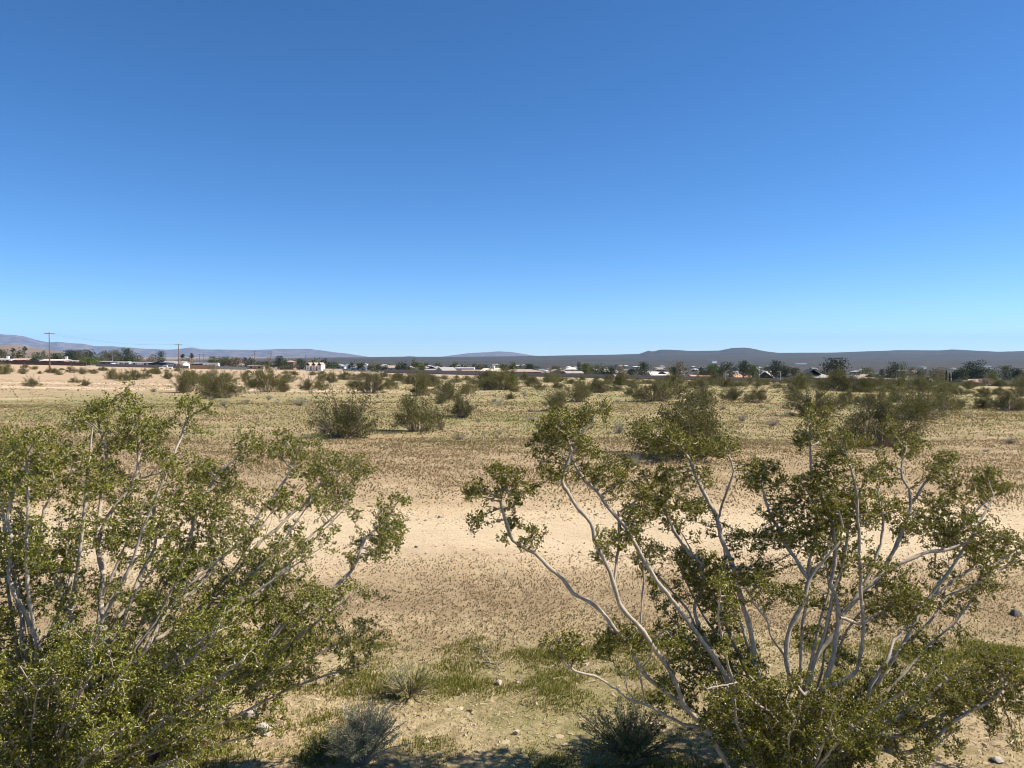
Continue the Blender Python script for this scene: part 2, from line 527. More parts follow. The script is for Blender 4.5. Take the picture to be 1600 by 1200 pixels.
# ------------------------------------------------------------------ the land
def build_ground():
    az = np.concatenate([np.arange(-180, -48, 4.0), np.arange(-48, 48.01, 0.24), np.arange(52, 180, 4.0)]) * math.pi / 180
    rr = np.concatenate([[0.25], np.geomspace(0.8, 60, 150), np.geomspace(62, 1000, 80), np.geomspace(1030, 16000, 110)])
    A, R = np.meshgrid(az, rr)
    X = R * np.sin(A); Y = R * np.cos(A)
    Z = zt(X, Y)
    na, nr = len(az), len(rr)
    V = np.stack([X, Y, Z], -1).reshape(-1, 3)
    i = np.arange(nr - 1)[:, None] * na; j = np.arange(na)[None]; k = (j + 1) % na
    F = np.stack([i + j, i + na + j, i + na + k, i + k], -1).reshape(-1, 4)[:, ::-1]
    V = np.concatenate([V, [[0, 0, float(zt(0, 0))]]])
    c = len(V) - 1
    F3 = np.stack([np.full(na, c), (np.arange(na) + 1) % na, np.arange(na)], -1)
    return obj('ground', mesh_np('ground', V, [F, F3], M['soil'], True), kind='structure')


build_ground()


def build_track():
    """sandy vehicle track crossing in front of the bushes"""
    xs = np.linspace(-30, 30, 241)
    c = 9.7 + 0.02 * xs + 0.35 * np.sin(xs * 0.21)
    e0 = c - 1.25 + 0.3 * sines(xs, xs * 0, 1.1, 31); e1 = c + 1.35 + 0.35 * sines(xs, xs * 0, 0.9, 32)
    T = np.linspace(0, 1, 22)
    X = np.repeat(xs[:, None], 22, 1); Y = e0[:, None] * (1 - T) + e1[:, None] * T
    Z = zt(X, Y) - 0.012 + 0.02 * np.sin(np.clip(T, 0.0, 1.0) * math.pi)[None] ** 0.6
    n, m = X.shape
    i = np.arange(n - 1)[:, None] * m; j = np.arange(m - 1)[None]
    F = np.stack([i + j, i + m + j, i + m + j + 1, i + j + 1], -1).reshape(-1, 4)
    obj('dirt_track', mesh_np('dirt_track', np.stack([X, Y, Z], -1).reshape(-1, 3), F, M['soil'], True), kind='structure')


build_track()


def build_range(name, tab, r0, r1, rc):
    """a mountain range as relief: crest at rc follows its skyline"""
    px = np.arange(tab[0][0], tab[-1][0] + 0.1, 3.0)
    sy = np.interp(px, [t[0] for t in tab], [t[1] for t in tab])
    rr = np.concatenate([np.linspace(r0, rc, 26), np.linspace(rc, r1, 12)[1:]])
    U = (px - 800) / FPX
    A, R = np.meshgrid(U, rr)
    X = A * R; Y = R
    H = (556 - sy)[None] / FPX * rc + CAM_H
    t = np.where(R < rc, (R - r0) / (rc - r0), (r1 - R) / (r1 - rc))
    nse = sines(X, Y, 1 / 500., 21) * 0.5 + sines(X, Y, 1 / 190., 22) * 0.3
    spur = np.abs(sines(X, Y * 0.15, 1 / 330., 23))
    sh = np.clip(t, 0, 1) ** (0.8 + 0.9 * spur)
    Z = -40 + (H + 40) * sh + (nse + 0.9 * (np.abs(sines(X, Y * 0.25, 1 / 170., 25)) - 0.4)) * H.clip(5) * 0.26 * np.sin(np.clip(t, 0, 1) * math.pi) + np.where(np.abs(R - rc) < 1, sines(X, Y, 1 / 90., 24) * H.clip(0) * 0.015, 0)
    n, m = X.shape
    i = np.arange(n - 1)[:, None] * m; j = np.arange(m - 1)[None]
    F = np.stack([i + j, i + j + 1, i + m + j + 1, i + m + j], -1).reshape(-1, 4)
    obj(name, mesh_np(name, np.stack([X, Y, Z], -1).reshape(-1, 3), F, M['mtn'], True), kind='structure')


build_range('mountain_range', [(-500, 545), (-300, 530), (-150, 524), (0, 522), (20, 523), (40, 526), (60, 532), (75, 535), (90, 534), (110, 536), (130, 537), (150, 541), (175, 541), (200, 543), (230, 545), (270, 546.5), (290, 544), (300, 543), (315, 546), (340, 546), (400, 547), (420, 546), (440, 545), (480, 545), (500, 547), (520, 550), (540, 552), (560, 555), (585, 559), (600, 561)], 15500, 21500, 18500)
build_range('blue_mountain', [(600, 561), (620, 559), (640, 556), (650, 557.3), (690, 557.3), (700, 556), (730, 552), (780, 549), (800, 550), (830, 555), (860, 558), (900, 562)], 17000, 23000, 20000)


# ------------------------------------------------------------------ foreground creosote bushes
def resample(P, step):
    P = np.asarray(P, float)
    d = np.concatenate([[0], np.cumsum(np.linalg.norm(np.diff(P, axis=0), axis=1))])
    n = max(2, int(d[-1] / step) + 1)
    s = np.linspace(0, d[-1], n)
    return np.stack([np.interp(s, d, P[:, k]) for k in range(3)], 1)


def big_bush(name, label, base_px, Y0, stems, clumps, seed, leaf_per_node, spread=0.55, low=(), leafmat='creosote'):
    r = np.random.default_rng(seed)
    base = ground_hit(*base_px)
    Y0 = base[1]
    root = thing(name, label, 'bush', base)
    # stems: polylines in the picture, each leaning nearer or farther
    nodes = []; par = []; sid = []; stem_lines = []
    kd_pts = []; kd_dep = []
    for si, (dd0, dd1, line) in enumerate(stems):
        n = len(line)
        P = []
        for q, (x, y) in enumerate(line):
            t = q / (n - 1)
            P.append(at3(x, y, Y0 + dd0 + (dd1 - dd0) * t))
        P = resample(P, 0.03)
        wig = np.cumsum(r.normal(size=P.shape) * 0.0022, 0)
        wig -= np.linspace(0, 1, len(P))[:, None] * wig[-1]
        P = P + wig
        gz = zt(P[:, 0], P[:, 1])
        P[:, 2] = np.maximum(P[:, 2], gz - 0.02)
        b0 = len(nodes)
        for q in range(len(P)):
            nodes.append(P[q]); sid.append(si)
            if q:
                par.append(len(nodes) - 2)
            elif si and len(kd_pts):
                K = np.array(nodes[:b0])
                dist = np.linalg.norm(K - P[0], axis=1)
                par.append(int(dist.argmin()) if dist.min() < 0.25 else -1)
            else:
                par.append(-1)
        kd_pts.append(P)
        stem_lines.append((b0, len(nodes)))
    extra = []
    for (x0, x1, y0, y1, n, d0, d1) in low:            # low side branches, each with its own leaf sprays
        for q in range(n):
            tip = at3(r.uniform(x0, x1), r.uniform(y0, y1), Y0 + r.uniform(d0, d1))
            tip[2] = max(tip[2], zt(tip[0], tip[1]) + 0.08)
            t = np.linspace(0, 1, 9)[:, None]
            P = base + (tip - base) * np.concatenate([t, t, t ** r.uniform(0.7, 1.2)], 1) + np.array([0, 0, 1.0]) * np.sin(t * math.pi) * r.uniform(-0.03, 0.06)
            P = P + np.cumsum(r.normal(size=(9, 3)) * 0.026, 0) * t
            P = resample(P, 0.03)
            P[:, 2] = np.maximum(P[:, 2], zt(P[:, 0], P[:, 1]) + 0.01)
            b0 = len(nodes)
            for k in range(len(P)):
                nodes.append(P[k]); sid.append(-2); par.append(len(nodes) - 2 if k else -1)
            stem_lines.append((b0, len(nodes)))
            for k in np.unique((np.array([0.5, 0.64, 0.76, 0.88, 1.0] if y0 > 950 else [0.72, 0.82, 0.91, 1.0]) * (len(P) - 1)).astype(int)):
                extra.append(P[k] + r.normal(size=3) * 0.04 + np.array([0, 0, 0.03]))
    nst = len(nodes)
    NP = np.array(nodes)
    npx = 800 + FPX * NP[:, 0] / NP[:, 1]
    npy = 556 + FPX * (CAM_H - NP[:, 2]) / NP[:, 1]
    # attraction points in the leaf clumps, at the depth of the stem that reaches them
    att = []
    clumps = [(a, b, c, None) for a, b, c in clumps]
    clumps += [(a + r.normal() * c * 0.9, b + r.normal() * c * 0.7, c * 0.7, None) for a, b, c, _ in clumps if c >= (9 if leafmat == 'creosote_olive' else 14)]
    for c in extra:
        m = int(r.integers(8, 20))
        pts = c + r.normal(size=(m, 3)) * r.uniform(0.03, 0.055)
        pts[:, 2] = np.maximum(pts[:, 2], zt(pts[:, 0], pts[:, 1]) + 0.02)
        att.append(pts)
    for (cx, cy, cr, fixed) in clumps:
        d2 = np.hypot(npx - cx, (npy - cy) * np.where(npy < cy - 10, 1.6, 1.0))
        k = np.argsort(d2)[:6]
        dep = NP[r.choice(k), 1] + r.normal() * 0.10 * spread
        dep = max(dep, 2.2) if fixed is None else fixed
        R = cr / FPX * dep
        c = at3(cx, cy, dep)
        m = int(8 + 0.95 * cr)
        pts = c + r.normal(size=(m, 3)) * np.array([R * 0.58, R * 0.75, R * 0.52])
        pts[:, 2] = np.maximum(pts[:, 2], zt(pts[:, 0], pts[:, 1]) + 0.03)
        att.append(pts)
    att = np.concatenate(att)
    step = 0.03
    near = np.zeros(len(att), int); nd = np.full(len(att), 1e9)
    for a in range(0, len(att), 400):
        D = np.linalg.norm(att[a:a + 400, None] - NP[None], axis=2)
        near[a:a + 400] = D.argmin(1); nd[a:a + 400] = D.min(1)
    nodes = list(NP)
    alive = nd > 0.02
    twig_start = len(nodes)
    for it in range(60):
        if not alive.any():
            break
        idx = np.unique(near[alive])
        NPn = np.array([nodes[i] for i in idx])
        S = np.zeros((len(idx), 3))
        pos = np.searchsorted(idx, near[alive])
        dirs = unit(att[alive] - NPn[pos])
        np.add.at(S, pos, dirs)
        S = unit(S + r.normal(size=S.shape) * 0.35)
        newp = NPn + S * step
        b0 = len(nodes)
        for q in range(len(idx)):
            nodes.append(newp[q]); par.append(int(idx[q])); sid.append(-1)
        D = np.linalg.norm(att[:, None] - newp[None], axis=2)
        m = D.argmin(1); mv = D.min(1)
        up = mv < nd
        near[up] = b0 + m[up]; nd[up] = mv[up]
        alive = alive & (nd > 0.024)
    NP = np.array(nodes); par = np.array(par)
    # pipe model radii
    w = np.zeros(len(NP))
    kids = np.zeros(len(NP), int)
    for i in range(len(NP) - 1, -1, -1):
        if kids[i] == 0:
            w[i] = 1
        p = par[i]
        if p >= 0 and p < i:
            w[p] += w[i]; kids[p] += 1
    rad = 0.0017 * w ** 0.385
    # main stems, each a part
    for si, (a, b) in enumerate(stem_lines):
        mb = MB()
        P = NP[a:b] - base
        R = np.maximum(rad[a:b], 0.0028)
        R = np.minimum(R, 0.0135)
        R = np.convolve(np.pad(R, 3, mode='edge'), np.ones(7) / 7, mode='valid')
        R = R * (1 + 0.12 * np.sin(np.arange(len(R)) * 1.3 + si))
        mb.tube(P, R, 7)
        obj('stem', mb.mesh('stem', M['bark'], True), root)
    # twigs: chains of colonised nodes
    mb = MB()
    done = np.zeros(len(NP), bool)
    order = [i for i in range(len(NP) - 1, twig_start - 1, -1) if kids[i] == 0]
    for tip in order:
        chain = [tip]; i = tip
        while par[i] >= 0 and not done[i] and i >= twig_start:
            done[i] = True
            i = par[i]; chain.append(i)
        if len(chain) > 1:
            ch = chain[::-1]
            mb.tube(NP[ch] - base, np.minimum(rad[ch], 0.006), 4, cap=False)
    obj('twigs', mb.mesh('twigs', M['bark'], True), root, kind='stuff')
    # bare dead side twigs on the stems
    mb = MB()
    for q in range(120):
        a, b = stem_lines[int(r.integers(len(stem_lines)))]
        k = int(r.integers(a + (b - a) // 5, b))
        dd = unit(r.normal(size=3) + np.array([0, 0, 0.5])) * r.uniform(0.05, 0.2)
        t = np.linspace(0, 1, 5)[:, None]
        mb.tube(NP[k] - base + dd * t + np.cumsum(r.normal(size=(5, 3)) * 0.006, 0) * t, np.linspace(0.0024, 0.001, 5), 4, cap=False)
    obj('dead_twigs', mb.mesh('dead_twigs', M['twig'], True), root, kind='stuff')
    # leaves along the twigs
    T = np.arange(twig_start, len(NP))
    T = T[w[T] < 9]
    out = unit(NP[T] - NP[par[T]])
    sp = 4                                             # short leafy shoots at every node
    d = unit(np.repeat(out, sp, 0) * 0.6 + r.normal(size=(len(T) * sp, 3)) * 0.75 + np.array([0, 0, 0.25]))
    o0 = np.repeat(NP[T], sp, 0); ln = r.uniform(0.014, 0.036, (len(T) * sp, 1))
    per = max(2, leaf_per_node // sp)
    f = np.tile(np.linspace(0.2, 1.05, per), len(T) * sp)[:, None]
    C = np.repeat(o0, per, 0) + np.repeat(d * ln, per, 0) * f
    C = C + r.normal(size=C.shape) * 0.0042
    V, F = leaves(C - base, 0.013, 0.0084, r, 0.3, 0.35)
    obj('foliage', mesh_np('foliage', V, F, M[leafmat]), root, kind='stuff')
    print(name, 'nodes', len(NP), 'leaves', len(C), 'stems', len(stems))
    return root


L_STEMS = [
    (0, .15, [(60, 1262), (90, 1225), (135, 1190), (150, 1165), (170, 1155), (200, 1148), (225, 1138), (245, 1125), (270, 1118), (295, 1113), (325, 1110), (345, 1105), (372, 1098), (395, 1100)]),
    (.05, .2, [(245, 1128), (265, 1113), (285, 1100), (300, 1085), (320, 1070), (335, 1055), (370, 1045), (400, 1020), (420, 1000), (432, 982), (445, 975)]),
    (0, -.35, [(50, 1262), (45, 1180), (30, 1130), (15, 1090), (0, 1068), (-30, 1030), (-40, 980), (-60, 930)]),
    (0, .35, [(70, 1262), (110, 1180), (118, 1130), (105, 1100), (90, 1080), (72, 1055), (62, 1020), (50, 980), (33, 950), (18, 925), (11, 905), (12, 880), (16, 845), (8, 810), (20, 770), (40, 730)]),
    (0, .55, [(75, 1262), (130, 1120), (141, 1070), (138, 1015), (122, 992), (112, 970), (102, 950), (90, 920), (75, 880), (60, 850), (65, 800), (85, 760), (80, 725)]),
    (.1, .5, [(62, 1000), (80, 985), (86, 962), (95, 942), (103, 918), (109, 900), (112, 870), (105, 840), (115, 800), (120, 760), (110, 720)]),
    (0, .7, [(80, 1262), (150, 1150), (172, 1070), (166, 1000), (163, 980), (157, 958), (155, 935), (160, 900), (154, 875), (149, 855), (160, 820), (180, 790), (200, 765), (212, 735), (215, 690), (210, 665)]),
    (0, .9, [(85, 1262), (150, 1160), (195, 1075), (236, 1003), (247, 985), (262, 957), (277, 940), (296, 924), (312, 913), (332, 890), (347, 870), (372, 850), (391, 830), (402, 812), (411, 795), (425, 778), (445, 750), (460, 725)]),
    (.3, .6, [(166, 1000), (190, 960), (206, 940), (216, 910), (226, 888), (243, 860), (250, 820), (262, 790), (280, 760)]),
    (.2, 1.1, [(195, 1075), (240, 1005), (270, 985), (300, 965), (332, 935), (352, 905), (377, 885), (402, 850), (427, 830), (447, 805), (472, 788), (497, 760), (520, 742), (545, 725)]),
    (.4, 1.0, [(335, 935), (400, 938), (430, 905), (452, 880), (472, 850), (492, 830), (512, 815), (535, 790), (545, 765)]),
    (.2, .8, [(420, 1000), (450, 968), (475, 950), (506, 930), (526, 914), (546, 893), (561, 870), (567, 845), (590, 825), (605, 805)]),
    (.7, .8, [(180, 790), (200, 780), (215, 765), (222, 748), (236, 743), (256, 738), (259, 718), (250, 700)]),
    (.5, 1.0, [(226, 888), (235, 820), (245, 775), (262, 735), (274, 705), (283, 682), (289, 665), (293, 648), (300, 638)]),
    (.4, .9, [(149, 855), (158, 790), (166, 740), (162, 700), (153, 672), (151, 655), (156, 636)]),
    (.5, .9, [(262, 957), (275, 900), (290, 850), (300, 810), (320, 770), (335, 745), (365, 720), (385, 692)]),
    (0, -.5, [(60, 1262), (120, 1215), (180, 1180), (230, 1100), (280, 1050), (320, 1010), (350, 970)]),
    (0, -.6, [(55, 1262), (90, 1200), (110, 1140), (160, 1080), (200, 1040), (235, 1010)]),
    (0, -.5, [(45, 1262), (60, 1190), (50, 1140), (60, 1080), (30, 1040)]),
    (.3, .3, [(172, 1070), (168, 1040), (162, 1010), (160, 985), (175, 965), (178, 955)]),
    (.1, -.1, [(135, 1190), (170, 1158), (160, 1130), (140, 1100), (130, 1085), (120, 1078)]),
    (.15, .1, [(90, 1080), (110, 1095), (122, 1115)]),
    (.3, .6, [(300, 1085), (330, 1040), (345, 1010), (360, 985), (358, 960), (355, 930)]),
]
L_CL = [(157, 632, 13), (148, 640, 10), (132, 657, 9), (142, 662, 8), (185, 660, 22), (215, 652, 24), (238, 672, 22), (254, 702, 15), (195, 688, 18), (225, 690, 20), (175, 690, 14), (300, 632, 12), (318, 638, 11), (285, 628, 8), (307, 672, 6), (323, 676, 3),
        (35, 690, 22), (60, 703, 26), (95, 698, 24), (20, 715, 18), (80, 725, 18), (115, 712, 18), (135, 740, 18), (165, 735, 18), (165, 765, 20), (185, 780, 14), (20, 750, 22), (70, 770, 20), (110, 790, 22), (5, 725, 15), (50, 740, 15),
        (270, 758, 20), (290, 782, 20), (280, 800, 13), (330, 735, 18), (310, 728, 14), (345, 748, 18), (370, 770, 16), (200, 810, 26), (235, 825, 26), (165, 820, 22), (260, 835, 20), (190, 845, 22), (110, 850, 28), (60, 860, 28), (20, 865, 28), (90, 870, 22), (40, 890, 22),
        (0, 840, 20), (40, 835, 18), (388, 685, 13), (375, 703, 9), (397, 700, 10), (390, 720, 8), (440, 690, 15), (425, 705, 15), (465, 713, 18), (490, 725, 16), (495, 693, 10), (460, 738, 12), (550, 720, 20), (530, 712, 11), (555, 736, 13), (520, 735, 13), (572, 737, 8), (480, 745, 8),
        (325, 733, 14), (350, 765, 12), (440, 785, 17), (455, 773, 13), (425, 795, 10), (530, 765, 18), (515, 755, 13), (545, 775, 13), (508, 795, 12), (555, 803, 9), (500, 780, 9), (600, 798, 18), (612, 818, 20), (590, 838, 18), (615, 843, 17), (628, 818, 10), (560, 853, 13), (575, 868, 10), (595, 865, 14), (545, 868, 8),
        (350, 800, 22), (330, 820, 22), (310, 790, 20), (370, 830, 17), (350, 850, 22), (400, 880, 22), (385, 900, 22), (350, 900, 26), (420, 868, 12), (430, 910, 22), (440, 930, 22), (470, 913, 17), (487, 930, 15), (410, 930, 22), (320, 870, 18), (300, 850, 16), (290, 900, 16), (330, 930, 18), (540, 920, 9), (570, 930, 7), (600, 933, 6),
        (20, 1040, 28), (60, 1030, 28), (110, 1030, 28), (160, 1025, 26), (210, 1010, 30), (250, 1010, 28), (300, 1000, 30), (350, 990, 30), (380, 960, 26), (330, 965, 26), (60, 1070, 28), (110, 1080, 28), (160, 1070, 30), (210, 1070, 30), (260, 1060, 30), (310, 1050, 28), (360, 1060, 24), (390, 1040, 26), (20, 1100, 28), (70, 1110, 28), (50, 1150, 28), (100, 1140, 24), (90, 1180, 20), (30, 1180, 24), (190, 1110, 22), (230, 1100, 22), (140, 1110, 18),
        (430, 990, 26), (460, 1010, 24), (420, 1040, 24), (450, 1060, 18), (400, 1080, 15), (490, 990, 16), (470, 960, 17), (440, 960, 22), (510, 970, 12), (560, 980, 11), (540, 1010, 9), (490, 1040, 9), (520, 1055, 8), (550, 1030, 8), (410, 1110, 8), (500, 1010, 10), (-30, 900, 25), (-40, 1000, 28), (-50, 1080, 28), (-30, 1140, 25), (0, 960, 15), (240, 940, 12), (190, 930, 12), (70, 930, 10), (140, 900, 10), (0, 990, 18)]
big_bush('creosote_bush', 'broad creosote bush with pale grey stems and dense low foliage beside a white rock', (65, 1262), 4.1, L_STEMS, L_CL, 101, 20, 0.55, [(-90, 330, 1000, 1190, 34, -0.8, 0.2), (250, 470, 960, 1100, 12, -0.5, 0.3), (0, 300, 880, 1000, 8, 0.0, 0.6), (-30, 250, 690, 880, 10, 0.2, 0.9), (250, 540, 720, 900, 10, 0.4, 1.1), (430, 600, 900, 1010, 5, -0.1, 0.5)])

R_STEMS = [
    (0, .2, [(1225, 1262), (1160, 1240), (1135, 1195), (1112, 1155), (1092, 1127), (1066, 1100), (1052, 1062), (1040, 1035), (1020, 1010), (1000, 980), (985, 965), (970, 945), (958, 915), (950, 890), (940, 868), (929, 850), (925, 825), (917, 808), (905, 795), (893, 775), (880, 757), (881, 740), (890, 720), (896, 703), (885, 680)]),
    (.1, -.2, [(1095, 1138), (1070, 1135), (1040, 1118), (1010, 1100), (985, 1092), (965, 1075), (950, 1063), (930, 1055), (905, 1048), (885, 1035), (878, 1020)]),
    (.1, .1, [(1092, 1127), (1040, 1080), (1012, 1057), (998, 1040), (985, 1012), (957, 978), (940, 955), (920, 940), (895, 925), (880, 905), (860, 885), (835, 860), (815, 850), (800, 838), (794, 818), (788, 803), (783, 780), (786, 755)]),
    (0, .5, [(1230, 1262), (1200, 1200), (1160, 1100), (1112, 1015), (1075, 965), (1050, 930), (1030, 905), (1002, 855), (983, 823), (965, 805), (948, 783), (935, 765), (915, 748), (905, 735), (893, 716), (900, 690), (925, 660)]),
    (0, .6, [(1232, 1262), (1205, 1160), (1190, 1080), (1178, 1000), (1160, 930), (1148, 885), (1126, 838), (1121, 812), (1108, 790), (1100, 772), (1088, 750), (1080, 725), (1068, 700), (1050, 685)]),
    (.5, .6, [(1121, 812), (1128, 785), (1138, 755), (1146, 735), (1140, 715), (1125, 700)]),
    (0, .5, [(1237, 1262), (1238, 1195), (1235, 1160), (1233, 1125), (1245, 1100), (1255, 1085), (1262, 1058), (1272, 1030), (1287, 1010), (1305, 985), (1313, 965), (1330, 945), (1342, 928), (1368, 905), (1392, 888), (1420, 875), (1450, 862), (1480, 858), (1520, 845)]),
    (0, .4, [(1240, 1262), (1243, 1165), (1260, 1130), (1271, 1110), (1281, 1088), (1294, 1050), (1300, 1020), (1305, 990), (1308, 955), (1302, 930), (1293, 912), (1300, 890), (1305, 860), (1300, 820), (1290, 790), (1278, 760), (1270, 735), (1268, 700), (1266, 670)]),
    (.05, .3, [(1255, 1087), (1275, 1080), (1300, 1071), (1325, 1060), (1339, 1046), (1344, 1020), (1345, 990), (1346, 960), (1341, 920), (1342, 895), (1341, 850), (1341, 830), (1338, 790), (1333, 755), (1327, 725), (1318, 700)]),
    (.05, .2, [(1255, 1085), (1245, 1070), (1235, 1050), (1228, 1030), (1231, 1005), (1236, 983), (1246, 962), (1255, 940), (1259, 918), (1263, 905), (1277, 885), (1296, 865), (1311, 845), (1317, 823), (1310, 795)]),
    (.1, .0, [(1228, 1030), (1215, 1010), (1202, 992), (1198, 970), (1186, 955), (1175, 940), (1165, 920)]),
    (0, -.3, [(1233, 1130), (1215, 1129), (1204, 1115), (1180, 1100), (1165, 1085), (1150, 1067), (1130, 1071), (1105, 1077)]),
    (.15, .4, [(1263, 905), (1250, 880), (1240, 865), (1229, 850), (1222, 832), (1210, 815), (1200, 790), (1190, 755)]),
    (0, .7, [(1245, 1262), (1320, 1190), (1358, 1080), (1385, 1030), (1390, 1008), (1410, 985), (1430, 968), (1450, 940), (1467, 923), (1490, 902), (1512, 890), (1545, 882), (1575, 868)]),
    (0, .1, [(1245, 1262), (1290, 1195), (1320, 1175), (1350, 1166), (1380, 1169), (1410, 1174), (1440, 1164), (1461, 1149), (1490, 1125), (1516, 1110), (1545, 1100), (1562, 1082), (1580, 1050)]),
    (.05, -.1, [(1350, 1166), (1375, 1172), (1400, 1181), (1430, 1187), (1452, 1178), (1480, 1150)]),
    (.5, .8, [(1368, 905), (1395, 860), (1410, 825), (1422, 790), (1418, 762), (1408, 745), (1408, 722), (1416, 700)]),
    (.7, .8, [(1422, 790), (1434, 775), (1443, 760), (1456, 740), (1472, 724)]),
    (.6, .9, [(1480, 858), (1500, 830), (1520, 800), (1537, 785), (1552, 765)]),
    (.3, .6, [(1330, 945), (1355, 900), (1375, 850), (1380, 810), (1372, 765), (1380, 735)]),
    (0, -.4, [(1235, 1262), (1190, 1220), (1165, 1170), (1150, 1120), (1145, 1060), (1130, 1010), (1120, 960), (1125, 915)]),
    (.2, .5, [(1112, 1015), (1092, 985), (1085, 950), (1100, 910), (1095, 880), (1080, 868), (1065, 850), (1055, 835), (1046, 815), (1035, 790)]),
    (0, -.5, [(1240, 1262), (1280, 1200), (1320, 1150), (1370, 1110), (1410, 1085), (1450, 1060), (1465, 1030)]),
    (0, -.5, [(1240, 1262), (1270, 1190), (1290, 1150), (1300, 1115)]),
    (.1, .3, [(1313, 965), (1345, 975), (1370, 960), (1395, 945), (1420, 935)]),
    (.1, .3, [(1000, 980), (1003, 940), (1007, 905), (1005, 880), (1012, 862)]),
    (.15, .3, [(958, 915), (962, 890), (966, 865), (968, 840), (966, 800)]),
    (.1, 0, [(1010, 1100), (1005, 1075), (1000, 1050), (1018, 1030), (1022, 1000), (1040, 985)]),
    (.05, .1, [(985, 1092), (978, 1070), (980, 1050), (992, 1040)]),
]
